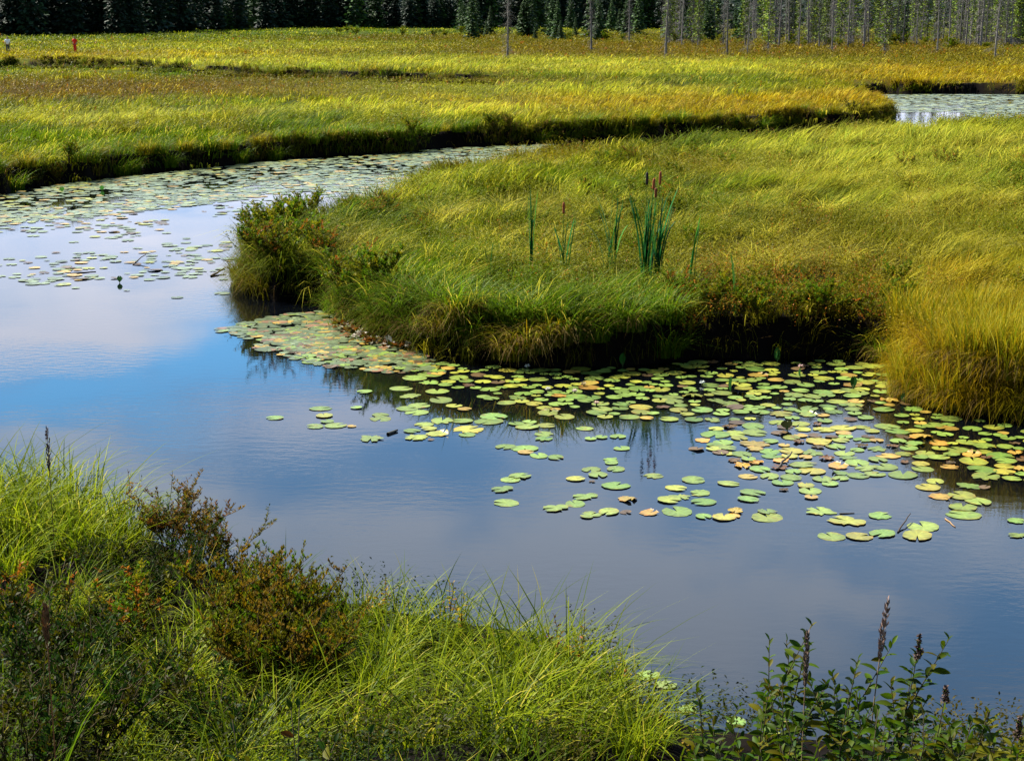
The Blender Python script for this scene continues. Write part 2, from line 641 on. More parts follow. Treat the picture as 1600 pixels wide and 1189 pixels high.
def grass_layer(mb, nt, nb, d0, d1, half=21.5):
    """sedge grows in tufts: every tuft has its own colour, height and sweep"""
    x, y = sample_polar(nt, d0, d1, half)
    d, ox, oy = shore(x, y)
    k = d > -.02 + .45 * sstep(.45, .62, fbm(x * .9, y * .9, 69)) * (d < 1)
    k &= U(0, 1, nt) < .22 + .9 * sstep(.33, .58, fbm(x * 1.1, y * .8, 71))
    x, y, d, ox, oy = x[k], y[k], d[k], ox[k], oy[k]
    z = ground_z(x, y, d)
    lm = leafy_mask(x, y, z)
    k = (lm < .25) | (U(0, 1, len(x)) < .4)
    x, y, d, ox, oy, z, lm = x[k], y[k], d[k], ox[k], oy[k], z[k], lm[k]
    n = len(x)
    R = np.hypot(x, y)
    c = meadow_colour(x, y, z) * U(.5, 1.35, n)[:, None]
    c[:, 0] *= U(.8, 1.2, n)
    tall = .62 + .55 * fbm(x * .35, y * .25, 73) + U(-.15, .2, n)
    h = .55 * tall * np.where(lm > .25, .8, 1) * (.55 + .9 * fbm(x * 1.4, y * 1.1, 75))
    ds = ditch_side(x, y)
    h = h * (1 - .5 * np.maximum(ds, 0) + .35 * np.maximum(-ds, 0))
    h = h * (1 + region('tall', *proj(x, y, z)))
    sw = (fbm(x * .28 + 3, y * .2, 77) - .5) * 3.6
    ang = WIND + sw + rng.normal(0, .5, n)
    lean = U(.35, 1.15, n) * (.7 + .8 * fbm(x * .6, y * .5, 79))
    droop = U(.12, .5, n)
    lip = sstep(1.1, .15, d)
    use = U(0, 1, n) < lip * .8
    oa = np.arctan2(oy, ox)
    ang = np.where(use, oa + rng.normal(0, .5, n), ang)
    lean = np.where(use, U(.5, 1.1, n), lean)
    droop = np.where(use, U(.4, 1.2, n), droop)
    highlight_tuft = (U(0, 1, n) < .13 + .8 * (fbm(x * .8, y * .6, 83) - .45))
    # blades of the tufts
    i = np.repeat(np.arange(n), nb)
    m = len(i)
    rad = np.maximum(.085, R * .0036)
    bx, by = x[i] + rng.normal(0, 1, m) * rad[i], y[i] + rng.normal(0, 1, m) * rad[i]
    # keep the feet on land
    bz = z[i] - .03
    cc = c[i] * U(.72, 1.28, m)[:, None]
    st = (highlight_tuft[i] & (U(0, 1, m) < .6)) | (U(0, 1, m) < .05)
    st = st[:, None]
    c1 = np.where(st, (STRAW_HIGHLIGHT * 1.05 + c[i] * .8) * U(.8, 1.2, m)[:, None], cc * 1.15)  # sun highlights painted in as straw blades and brighter tips
    c0 = np.where(st, cc * .6 + STRAW_HIGHLIGHT * .35, cc * .8)
    w = np.maximum(.010, R[i] * .00060) * U(.7, 1.35, m)
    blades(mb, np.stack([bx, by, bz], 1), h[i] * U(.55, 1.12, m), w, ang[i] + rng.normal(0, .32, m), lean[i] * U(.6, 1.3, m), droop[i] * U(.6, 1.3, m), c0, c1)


def shoots(mb, x, y, z, h, R, c, nl=7, ls=.028):
    """upright leafy shoots of low bog shrubs: leaves spiral round the upper half"""
    n = len(x)
    tx, ty = rng.normal(0, .14, n), rng.normal(0, .14, n)
    for k in range(nl):
        t = .35 + .65 * (k + U(0, 1, n)) / nl
        p = np.stack([x + tx * t * h, y + ty * t * h, z + h * t], 1)
        a = U(0, 2 * math.pi, n)
        e = U(-.2, .9, n)
        dd = np.stack([np.cos(a) * np.cos(e), np.sin(a) * np.cos(e), np.sin(e)], 1)
        L = np.maximum(ls, R * .0011) * U(.7, 1.3, n)
        leaves(mb, p, dd, L, L * .48, c * U(.7, 1.3, n)[:, None])


def shrub_layer(mb, n, d0, d1, half=21.5, thr=.12, lipmin=.26):
    x, y = sample_polar(n, d0, d1, half)
    d, ox, oy = shore(x, y)
    k = d > lipmin
    x, y, d, ox, oy = x[k], y[k], d[k], ox[k], oy[k]
    z = ground_z(x, y, d)
    lm = leafy_mask(x, y, z) + .45 * sstep(1.2, .3, d) * (fbm(x * .8, y * .8, 91) - .3)
    k = lm > thr
    x, y, z, d, ox, oy = x[k], y[k], z[k], d[k], ox[k], oy[k]
    n = len(x)
    c = meadow_colour(x, y, z)
    px, py = proj(x, y, z + .4)
    og = region('orange', px, py) * .32 + .04
    isor = U(0, 1, n) < og * np.clip((fbm(x * 2.5, y * 2.5, 97) - .42) * 6, 0, 1)
    c = np.where(isor[:, None], ORANGE * U(.6, 1.2, n)[:, None], c * .7 + OLIVE * .45)
    lip = sstep(1.2, .3, d)
    h = U(.25, .5, n) * (.7 + .6 * fbm(x * .7, y * .7, 99))
    r = U(0, .45, n) * lip
    drop = r * U(0, .7, n)
    shoots(mb, x + ox * r, y + oy * r, z - drop, h, np.hypot(x, y), c)


mb = MB()
grass_layer(mb, 43000, 13, 13.5, 60, 25.5)
grass_layer(mb, 36000, 9, 55, 420)
g = link('marsh_grass', mb.mesh('marsh_grass', M_grass))
tag(g, 'sunlit yellow green sedge meadow covering the whole bog', 'grass', kind='stuff')
mb = MB()
shrub_layer(mb, 165000, 13.5, 60, 24)
shrub_layer(mb, 60000, 55, 330)
g = link('low_shrubbery', mb.mesh('low_shrubbery', M_leaf))
tag(g, 'small leaved olive and orange bog shrubs among the sedge', 'ground cover', kind='stuff')


def fringe(mb, n, d0, d1, half=21.5):
    """blades and dead straw hanging down the faces of the banks"""
    E0 = np.concatenate([river, ditch])
    E1 = np.concatenate([np.roll(river, -1, 0), np.roll(ditch, -1, 0)])
    # cut the edges short, keep those in view and between the two distances
    P0, P1 = [], []
    for p, q in zip(E0, E1):
        m = max(1, int(np.hypot(*(q - p)) / 1.0))
        t = np.linspace(0, 1, m + 1)[:, None]
        g_ = p + (q - p) * t
        P0.append(g_[:-1])
        P1.append(g_[1:])
    P0, P1 = np.concatenate(P0), np.concatenate(P1)
    mid = (P0 + P1) / 2
    ok = (mid[:, 1] > d0) & (mid[:, 1] < d1) & (np.abs(np.degrees(np.arctan2(mid[:, 0], mid[:, 1]))) < half)
    P0, P1, mid = P0[ok], P1[ok], mid[ok]
    wgt = np.hypot(*(P1 - P0).T) / mid[:, 1]
    i = rng.choice(len(P0), n * 3, p=wgt / wgt.sum())
    t = U(0, 1, n * 3)[:, None]
    q = P0[i] * (1 - t) + P1[i] * t + rng.normal(0, .32, (n * 3, 2)) * np.clip(mid[i, 1:2] / 22, .5, 2)
    x, y = q[:, 0], q[:, 1]
    d, ox, oy = shore(x, y)
    k = (d > -.03) & (d < .34)
    hol = region('hollow', *proj(x, y, 0 * x + .2))
    k &= U(0, 1, len(x)) < (1 - .93 * np.clip(hol * 1.5, 0, 1)) * (.08 + 1.2 * sstep(.40, .62, fbm(x * .75, y * .75, 311)))
    x, y, d, ox, oy = x[k], y[k], d[k], ox[k], oy[k]
    n = len(x)
    z = np.maximum(ground_z(x, y, d), .02) + U(0, .1, n)
    R = np.hypot(x, y)
    c = meadow_colour(x, y, z) * U(.5, 1.2, n)[:, None]
    dead = (U(0, 1, n) < .16)[:, None]
    c = np.where(dead, np.array([.15, .09, .025]) * U(.6, 1.4, n)[:, None], c)
    blades(mb, np.stack([x, y, z - .02], 1), U(.25, .6, n), np.maximum(.008, R * .0005) * U(.7, 1.3, n), np.arctan2(oy, ox) + rng.normal(0, .7, n), U(.25, .95, n), U(.2, 1.25, n), c * .8, c * 1.1)


mb = MB()
fringe(mb, 60000, 13.5, 60, 25.5)
fringe(mb, 95000, 60, 150)
g = link('bank_fringe_grass', mb.mesh('bank_fringe_grass', M_grass))
tag(g, 'grass hanging over the dark peat edges of the river banks', 'grass', kind='stuff')

# ------------------------------------------------------------------ near bank ground cover (nobody could count it)
def near_layer():
    mb = MB()
    n = 10000
    a = np.radians(U(-24, 24, n))
    D = 4.6 * (12.6 / 4.6) ** U(0, 1, n)
    x, y = D * np.sin(a), D * np.cos(a)
    d, ox, oy = shore(x, y)
    px, py = proj(x, y, ground_z(x, y, d))
    k = (d > .02) & (U(0, 1, n) < np.where(px > 1060, .06, 1.0) * (.25 + 1.1 * sstep(.35, .6, fbm(x * 1.6, y * 1.6, 201))))
    x, y, d, ox, oy, px = x[k], y[k], d[k], ox[k], oy[k], px[k]
    z = ground_z(x, y, d)
    n = len(x)
    v = np.clip(fbm(x * 1.2, y * 1.2, 203) * 1.6 - .35 + U(-.2, .2, n), 0, 1)[:, None]
    c = (DGREEN * .6 + GREEN * .4) * (1 - v) + (GREEN * .7 + YGREEN * .15) * v
    st = (U(0, 1, n) < .10)[:, None]
    c1 = np.where(st, STRAW_HIGHLIGHT, c * 1.15)
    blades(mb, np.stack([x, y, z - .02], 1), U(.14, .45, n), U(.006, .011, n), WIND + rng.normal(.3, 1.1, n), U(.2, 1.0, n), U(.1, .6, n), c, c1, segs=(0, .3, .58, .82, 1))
    g = link('bank_grass', mb.mesh('bank_grass', M_grass))
    tag(g, 'short mixed green grass carpeting the near bank', 'grass', kind='stuff')
    mb = MB()
    n = 15000
    a = np.radians(U(-24, 24, n))
    D = 4.4 * (11.6 / 4.4) ** U(0, 1, n)
    x, y = D * np.sin(a), D * np.cos(a)
    d, ox, oy = shore(x, y)
    k = (d > .05) & (fbm(x * .9, y * .9, 211) > .45)
    x, y, d = x[k], y[k], d[k]
    z = ground_z(x, y, d)
    n = len(x)
    v = np.clip(fbm(x * 1.5, y * 1.5, 213) * 2 - .5, 0, 1)[:, None]
    c = (DGREEN * .55) * (1 - v) + (BROWN * .4 + OLIVE * .22) * v  # leaf colour lowered to paint in the near bank's shadow
    shoots(mb, x, y, z, U(.12, .34, n), np.hypot(x, y), c, nl=8, ls=.022)
    g = link('bank_undergrowth', mb.mesh('bank_undergrowth', M_leaf))
    tag(g, 'dark small leaved undergrowth of the near bank', 'ground cover', kind='stuff')


near_layer()

# ------------------------------------------------------------------ plants that can be told apart
M_tuss = leaf_mat('sedge_blade', .44, .45, .04, 1.0, .22)
M_bush = leaf_mat('bush_leaf', .42, .5, .04, 1.25, .2)
M_herb = leaf_mat('herb_leaf', .36, .5, .06, .92, .2)


def tussock_mesh(n, rad, h, c_lo, c_hi, lean=(.25, 1.0), droop=(.1, .55), w=.007, straw=.12, lo=.45):
    mb = MB()
    a = U(0, 2 * math.pi, n)
    r = rad * np.sqrt(U(0, 1, n))
    v = U(0, 1, n)[:, None]
    c = c_lo * (1 - v) + c_hi * v
    st = (U(0, 1, n) < straw)[:, None]
    ang = a + rng.normal(0, .5, n)
    ang = np.where(U(0, 1, n) < .3, rng.normal(WIND, .6, n), ang)
    base = np.stack([np.cos(a) * r, np.sin(a) * r, -.03 * np.ones(n)], 1)
    blades(mb, base, U(lo, 1, n) * h, U(.7, 1.3, n) * w, ang, U(*lean, n), U(*droop, n), np.where(st, STRAW_HIGHLIGHT * .8, c * .95), np.where(st, STRAW_HIGHLIGHT, c * 1.2), segs=(0, .22, .44, .66, .85, 1), taper=.42)
    return mb.mesh('blade_tuft', M_tuss)


def skirt_mesh(n, rad, h, w=.008):
    mb = MB()
    a = U(0, 2 * math.pi, n)
    r = rad * U(.6, 1.05, n)
    base = np.stack([np.cos(a) * r, np.sin(a) * r, U(-.02, .12, n)], 1)
    v = U(0, 1, n)[:, None]
    c = np.array([.16, .085, .02]) * (1 - v) + np.array([.30, .22, .075]) * v
    blades(mb, base, U(.5, 1, n) * h, U(.7, 1.3, n) * w, a + rng.normal(0, .5, n), U(.5, 1.3, n), U(.5, 1.35, n), c * .8, c)
    return mb.mesh('dead_blade_skirt', M_tuss)


TUFT = {
    'green': [tussock_mesh(220, .22, .66, GREEN * .8, BGREEN * 1.1, (.25, 1.2), (.1, .75), .013, .10) for _ in range(3)],
    'lime': [tussock_mesh(190, .19, .72, GREEN * .7, BGREEN * .8 + YGREEN * .75, (.1, 1.25), (.05, .7), .0105, .07, .3) for _ in range(4)],
    'gold': [tussock_mesh(430, .30, .82, BGREEN * .9, GOLD * 1.15, (.05, .5), (.02, .22), .009, .16, .5) for _ in range(4)],
    'pale': [tussock_mesh(120, .20, .62, YGREEN * .9, STRAW_HIGHLIGHT * .8 + PALE * .2, (.5, 1.5), (.2, .75), .013, .3, .45) for _ in range(4)],
    'mixed': [tussock_mesh(300, .22, .55, GREEN, GOLD * .9, (.25, 1.0), (.15, .7), .010, .2) for _ in range(3)],
}
SKIRT = [skirt_mesh(140, .24, .42) for _ in range(3)]


def place(px, D, z=None):
    x = col_x(px, D, .6)
    if z is None:
        d, _, _ = shore(np.array([x]), np.array([D]))
        z = float(ground_z(np.array([x]), np.array([float(D)]), d)[0])
        z = max(z, -.03)
    return x, D, z


def tussock(px, D, kind, sc, label, group=None, skirt=False, rz=None, z=None):
    t = link('sedge_tussock', None, None, place(px, D, z), U(-.35, .35) if rz is None else rz, sc)
    tag(t, label, 'sedge', group)
    link('blade_tuft', TUFT[kind][rng.integers(len(TUFT[kind]))], t)
    if skirt:
        link('dead_blade_skirt', SKIRT[rng.integers(3)], t, None, U(0, 6))
    return t


def shore_d(px, py):
    return at(px, py)[1]


LOW_SHRUBS = []
# golden stand beside the pads
for i in range(40):
    px = U(1410, 1720) if i < 34 else U(1720, 1900)
    f = i / 33
    base = np.interp(px, [1395, 1450, 1550, 1720, 1900], [606, 640, 656, 670, 684])
    D = shore_d(px, base) + .1 + (U(0, .25) if i < 13 else U(.3, 2.4))
    tussock(px, D, 'gold', U(.68, .92), 'golden sedge tussock at the waterline of the tall yellow stand, with dead brown skirt' if i < 13 else 'tall golden sedge tussock inside the yellow stand beside the lily pads',
            'golden tussocks of the waterside stand' if i < 13 else 'golden tussocks inside the stand', i < 13)
# tussocks on the face of the peninsula
for px, py, k, s_, sk, lb in [
    (690, 557, 'mixed', .95, True, 'straw skirted sedge tussock where the brown leaf litter meets the open pads'),
    (715, 559, 'mixed', 1.05, True, 'second straw skirted tussock just past the leaf litter corner'),
    (745, 562, 'green', .9, True, 'short green tussock between the straw tufts and the dark hollow'),
    (800, 573, 'mixed', 1.05, True, 'golden green tussock reaching furthest into the pads under the lone cattail leaves'),
    (828, 574, 'mixed', 1.2, True, 'largest golden green tussock with bleached skirt by the white bud'),
    (862, 574, 'mixed', 1.1, True, 'golden tussock with straw skirt between two others on the peninsula face'),
    (890, 573, 'green', 1.0, True, 'green tussock closing the golden group at the dark water'),
    (932, 573, 'green', .75, False, 'thin green tussock hanging in front of the black bank'),
    (985, 570, 'green', .9, True, 'sparse tussock with pale dead blades under the tall cattails'),
    (1045, 566, 'green', .85, False, 'lone green tussock at the start of the black undercut bank'),
    (600, 530, 'green', .9, False, 'green tussock above the brown litter corner'),
    (628, 538, 'green', 1.0, False, 'bright green tussock next to the litter corner under the shrubs'),
    (655, 548, 'green', .9, True, 'green tussock with brown skirt at the end of the litter corner'),
    (1385, 566, 'green', .8, True, 'green tussock where the black bank meets the golden stand'),
]:
    tussock(px, shore_d(px, py) + .12, k, s_, lb, 'tussocks on the peninsula bank', sk)

for i in range(34):
    px = 520 + (1050 - 520) * (i + U(-.4, .4)) / 33
    py = np.interp(px, [520, 575, 645, 680, 735, 800, 900, 980, 1040], [497, 520, 545, 557, 560, 572, 574, 572, 566])
    row = i % 2
    tussock(px, shore_d(px, py) + (U(.2, .6) if row == 0 else U(.8, 2.0)), 'green', U(.7, 1.15), 'green sedge tussock on the grassy lip of the peninsula, above the straw skirted ones' if row == 0 else 'green sedge tussock on the rise behind the grassy lip of the peninsula',
            'green tussocks of the grassy lip' if row == 0 else 'green tussocks behind the grassy lip')

n_ = [0, 0]
for _ in range(900):
    px, D = U(430, 1640), 17 * (44 / 17) ** U(0, 1)
    x_ = col_x(px, D, .6)
    d_, _a, _b = shore(np.array([x_]), np.array([D]))
    if d_[0] < 1.2 or px > 1380 and D < 20:
        continue
    py = float(proj(x_, D, .6)[1])
    if n_[0] < 150 and fbm(np.array([x_ * .35]), np.array([D * .3]), 331)[0] > .47:
        far_ = D > 27
        tussock(px, D, 'pale', U(.7, 1.05) * (1 + .012 * (D - 17)), 'wind bent pale tipped sedge tuft on the ' + ('far back of the peninsula meadow' if far_ else 'near half of the peninsula meadow'), 'pale sedge tufts on the peninsula' + (' back' if far_ else ' front'))
        n_[0] += 1
    elif n_[1] < 90:
        LOW_SHRUBS.append((px, D))
        n_[1] += 1

# near bank: big sedges on the mound by the water
for px, D, s_, lb in [
    (-30, 11.3, .95, 'lime green sedge clump at the photo edge on the near mound'), (22, 11.4, .95, 'tall lime sedge clump on the mound crest, nearest the picture edge'),
    (70, 11.3, 1.0, 'lime sedge clump on the mound behind the tall brown seed stalk'), (118, 11.1, 1.0, 'bright sedge clump on the mound crest just past the seed stalk'),
    (160, 10.8, .95, 'sedge clump on the mound crest leaning over the blue water'), (205, 10.5, .85, 'last sedge clump of the mound, beside the brown twiggy shrub'),
    (5, 10.7, 1.0, 'drooping sedge clump low on the mound, at the picture edge'), (55, 10.5, 1.0, 'drooping sedge clump below the seed stalk on the mound'),
    (110, 10.3, .95, 'drooping yellowish sedge clump in the middle of the mound'), (165, 10.1, .9, 'drooping sedge clump over the dark hollow of the mound'),
    (-60, 10.4, 1.0, 'sedge clump half outside the picture on the mound'), (20, 9.9, .7, 'low sedge clump at the foot of the mound'),
]:
    tussock(px, D, 'lime', s_, lb, 'sedge clumps on the near mound')
for px, D, s_, lb in [
    (560, 8.9, .75, 'sedge clump at the water edge behind the olive bushes of the near bank'), (620, 8.6, .8, 'sedge clump with long blades over the water, beside the yellow leaved sprig'),
    (690, 8.7, .8, 'sedge clump under the orange leaved sprig at the water edge'), (760, 8.5, .85, 'upright sedge clump right of the orange leaved sprig'),
    (820, 8.3, .9, 'tall upright sedge clump at the end of the near bank'), (880, 8.15, .95, 'tallest upright sedge clump before the open corner of water'),
    (930, 7.9, .8, 'sedge clump nearest the curled orange pad'), (600, 7.9, .8, 'arching sedge clump in the middle of the near bank'),
    (680, 7.7, .85, 'broad arching sedge clump with crossing blades'), (770, 7.5, .9, 'broad arching sedge clump in full sun'), (850, 7.3, .9, 'arching sedge clump below the tall upright one'),
    (560, 7.1, .8, 'shaded arching sedge clump above the dark leafy plant'), (680, 6.8, .8, 'deep green sedge clump at the bottom edge of the picture'),
    (790, 6.6, .8, 'deep green sedge clump low in the picture, second from the open corner'), (900, 6.7, .75, 'sedge clump at the bottom edge under the open corner of water'),
    (960, 7.2, .7, 'thin sedge clump among small twiggy plants by the water corner'), (1000, 6.5, .65, 'small yellowish sedge clump beside the leafy bank plants'),
    (430, 9.2, .6, 'thin sedge clump with white blades behind the brown shrub'), (330, 8.6, .75, 'white tipped sedge clump spilling over the dark hollow'),
    (250, 8.0, .7, 'pale arching sedge clump among the dark bushes'), (420, 6.6, .8, 'silvery arching sedge clump at the bottom of the picture'), (370, 6.2, .7, 'pale bladed sedge clump nearest the bottom edge'),
    (40, 8.7, .7, 'upright sedge clump under the mound at the picture edge'), (110, 8.9, .7, 'upright sedge clump below the dark hollow'), (180, 8.3, .75, 'fresh green sedge clump between reddish shrub tops'), (280, 7.6, .8, 'fresh green sedge clump in front of the white tipped one'), (330, 7.4, .75, 'green sedge clump beside the feathery golden bush'), (200, 6.9, .7, 'deep green sedge clump in the shaded corner behind the orange stalk'), (450, 7.3, .75, 'green sedge clump below the golden bush'), (240, 6.4, .6, 'low green sedge clump at the bottom edge'),
    (130, 7.2, .6, 'dark sedge clump in the shaded corner'), (500, 8.2, .7, 'sedge clump between two olive bushes'),
]:
    tussock(px, D, 'lime' if D < 8.95 else 'green', s_, lb, 'sedge clumps on the near bank')


# ---------------- shrubs
def shrub_mesh(ns, h, spread, leafn, ls, cols, bare=0.0, lw=.42, rich=False, up=.5):
    """-> stems mesh, foliage mesh"""
    ms, mf = MB(), MB()
    a = U(0, 2 * math.pi, ns)
    m = 6
    t = np.linspace(0, 1, m)
    hh = U(.6, 1, ns) * h
    out = U(.15, 1, ns) * spread
    wig = rng.normal(0, .035 * h, (ns, m, 3)) * t[None, :, None]
    P = np.stack([np.cos(a)[:, None] * (.04 + out[:, None] * t ** 1.3), np.sin(a)[:, None] * (.04 + out[:, None] * t ** 1.3), hh[:, None] * t ** .9], -1) + wig
    tubes(ms, P, np.linspace(.006, .0022, m)[None] * (h / .6), BROWN * .3, 4)
    # side twigs
    nt = ns * 5
    i = rng.integers(0, ns, nt)
    f = U(.35, .95, nt)
    j = np.minimum((f * (m - 1)).astype(int), m - 2)
    fr = (f * (m - 1) - j)[:, None]
    b = P[i, j] * (1 - fr) + P[i, j + 1] * fr
    az = U(0, 2 * math.pi, nt)
    el = U(.1, 1.1, nt)
    dv = np.stack([np.cos(az) * np.cos(el), np.sin(az) * np.cos(el), np.sin(el)], 1)
    ln = U(.12, .32, nt) * h
    Q = np.stack([b, b + dv * ln[:, None] * .5 + rng.normal(0, .01, (nt, 3)), b + dv * ln[:, None] + np.array([0, 0, .03])], 1)
    tubes(ms, Q, np.array([.0026, .002, .0012])[None] * (h / .6), BROWN * .35, 3)
    # leaves along twigs and stem tops
    src = np.concatenate([Q, P[:, -3:]])
    nl = int(leafn)
    k = rng.integers(0, len(src), nl)
    k = k[U(0, 1, nl) > bare]
    nl = len(k)
    f = U(0, 2, nl)
    j = np.minimum(f.astype(int), 1)
    fr = (f - j)[:, None]
    p = src[k, j] * (1 - fr) + src[k, j + 1] * fr
    az = U(0, 2 * math.pi, nl)
    el = U(-.2, .6, nl) + up
    dv = np.stack([np.cos(az) * np.cos(el), np.sin(az) * np.cos(el), np.sin(el)], 1)
    cols = np.asarray(cols)
    # neighbouring leaves share a colour: choose by twig
    cw = rng.integers(0, len(cols), len(src))
    c = cols[cw[k]] * U(.7, 1.3, nl)[:, None]
    leaves(mf, p, dv, U(.7, 1.3, nl) * ls, U(.7, 1.2, nl) * ls * lw, c, rich=rich)
    return ms.mesh('stems', M_twig), mf.mesh('foliage', M_bush)


SHRUB = {
    'olive': [shrub_mesh(16, .56, .48, 2800, .042, [OLIVE * 1.1, GREEN, YGREEN * .9, BGREEN * .9, OLIVE]) for _ in range(3)],
    'orange': [shrub_mesh(16, .6, .42, 1900, .036, [OLIVE, OLIVE * 1.2, YGREEN * .7, GREEN, OLIVE * .8, GREEN * .8, RUST * 1.1, ORANGE * .75]) for _ in range(3)],
    'brown': [shrub_mesh(20, .62, .46, 3000, .036, [BROWN * 1.0, OLIVE * .8, BROWN * .6, RUST * .6, BROWN * 1.4, DGREEN], lw=.36) for _ in range(3)],
    'bare': [shrub_mesh(14, .75, .55, 260, .04, [OLIVE, GREEN, YGREEN * .8]) for _ in range(2)],
    'dark': [shrub_mesh(18, .5, .40, 1300, .032, [DGREEN * .6, GREEN * .3, OLIVE * .28, DGREEN * .4]) for _ in range(3)],  # leaf tones cut so the foliage itself carries near-bank shadow
    'gale': [shrub_mesh(26, .55, .34, 4600, .025, [OLIVE * .8, BROWN * 1.1, GOLD * .35, GREEN * .7, OLIVE * .6], lw=.4, up=.8) for _ in range(3)],
}


def shrub(px, D, kind, sc, label, group=None, z=None, name='bog_shrub'):
    t = link(name, None, None, place(px, D, z), U(0, 6.28), sc)
    tag(t, label, 'shrub', group)
    k = rng.integers(len(SHRUB[kind]))
    link('stems', SHRUB[kind][k][0], t)
    link('foliage', SHRUB[kind][k][1], t)
    return t


# shrubs of the peninsula bank
for px, py, off, k, s_, lb in [
    (390, 450, .10, 'bare', .85, 'nearly bare twiggy shrub leaning over the water at the tip of the peninsula'),
    (402, 458, .4, 'olive', 1.05, 'rounded olive shrub at the very tip of the peninsula'),
    (422, 464, .45, 'olive', 1.1, 'olive shrub second from the tip of the peninsula'),
    (435, 468, .35, 'orange', 1.1, 'shrub with rusty leaves low on the tip of the peninsula'),
    (410, 432, .6, 'olive', 1.05, 'leafy shrub on the far side of the peninsula tip'),
    (450, 440, 1.2, 'olive', 1.15, 'broad olive shrub on the rise behind the tip'), (480, 420, 1.6, 'olive', 1.1, 'olive shrub merging into the grass past the tip'), (420, 440, 1.0, 'olive', 1.2, 'dense olive shrub in the middle of the tip'),
    (430, 402, .6, 'bare', 1.0, 'sparse upright shrub with bare twigs behind the tip'),
    (470, 470, 1.0, 'olive', 1.2, 'olive shrub above the dark inlet near the tip'),
    (505, 478, .9, 'orange', 1.1, 'olive and rust shrub at the head of the dark inlet'),
    (540, 505, .35, 'orange', 1.15, 'orange tinted shrub on the near side of the dark inlet'),
    (562, 516, .4, 'olive', 1.1, 'olive shrub overhanging the brown leaf litter'),
    (590, 526, .5, 'olive', 1.1, 'second olive shrub overhanging the brown leaf litter'),
    (700, 296, .4, 'olive', 1.15, 'upright shrub standing out against the far channel'),
]:
    shrub(px, shore_d(px, py) + off, k, s_, lb, 'shrubs of the peninsula bank')
i = 0
for px in np.linspace(1062, 1385, 12):
    for row in range(2):
        py = np.interp(px, [1040, 1100, 1200, 1300, 1385], [566, 558, 560, 556, 566])
        k = 'orange' if (i * 7) % 5 in (0, 2) else 'olive'
        shrub(px + U(-16, 16), shore_d(px, py) + (U(.15, .6) if row == 0 else U(.7, 1.6)), k, U(.55, .95) if row == 0 else U(.5, .85),
              ('olive green' if k == 'olive' else 'rust speckled') + (' bog shrub on the lip of the black undercut bank' if row == 0 else ' bog shrub just behind the lip of the black bank'),
              'shrubs along the black undercut bank: ' + k + str(row))
        i += 1
for px, D in LOW_SHRUBS:
    far_ = D > 27
    shrub(px, D, 'olive' if U(0, 1) < .8 else 'orange', U(.5, .85), 'low olive bog shrub half sunk in the sedge on the ' + ('far back of the peninsula' if far_ else 'near half of the peninsula'), 'low shrubs in the peninsula sedge' + (' back' if far_ else ' front'))
# shrubs and tussocks along the far bank
i = 0
for px in np.concatenate([np.linspace(-40, 860, 46), np.linspace(880, 1380, 22)]):
    base = np.interp(px, [-300, 0, 30, 130, 215, 300, 430, 500, 560, 640, 700, 850, 950, 1100, 1200, 1240, 1300, 1372], [335, 302, 293, 281, 268, 263, 249, 244, 241, 238, 229, 222, 216, 211, 201, 196, 197, 195])
    px = px + U(-9, 9)
    D = shore_d(px, base) + U(.1, .6)
    if fbm(np.array([px * .013]), np.array([3.3]), 301)[0] < .36:
        shrub(px, D, ['gale', 'olive', 'dark'][i % 3], U(.75, 1.0), ['brownish', 'olive', 'dark green'][i % 3] + ' low shrub on the edge of the far river bank', 'low shrubs on the far river bank: ' + str(i % 3))
    else:
        k = ['green', 'mixed', 'green'][i % 3]
        tussock(px, D, k, U(.85, 1.2), ('green' if k == 'green' else 'yellowish') + ' sedge tussock hanging over the far river bank', 'tussocks on the far river bank: ' + k)
    i += 1
# bushes beside the far ditch
for px, base, s_, lb in [(-20, 104, 1.6, 'dark bush by the grey sliver of water at the picture edge'), (235, 115, 2.0, 'round dark green bush at the bend of the far ditch'), (262, 117, 1.6, 'smaller dark bush beside the round one at the ditch bend'),
                         (372, 123, 1.7, 'dark bush in the middle of the far ditch edge'), (595, 132, 1.8, 'green bush at the end of the far ditch'), (495, 126, 1.3, 'small bush on the far ditch edge between two larger ones')]:
    shrub(px, at(px, base)[1] + .6, 'dark', s_, lb, 'bushes by the far ditch', name='ditch_bush')

for i in range(26):
    px = 130 + 640 * (i + U(-.4, .4)) / 26
    base = np.interp(px, [112, 150, 235, 262, 330, 400, 500, 600, 690, 760], [104, 108, 112, 116, 119, 124, 126, 131, 132, 135])
    shrub(px, at(px, base)[1] + U(-1.5, 2.5), ['olive', 'dark', 'gale'][i % 3], U(.8, 1.6), ['olive', 'dark green', 'yellow green'][i % 3] + ' low bush among the tufts lining the far ditch', 'low bushes lining the far ditch: ' + str(i % 3), name='ditch_bush')

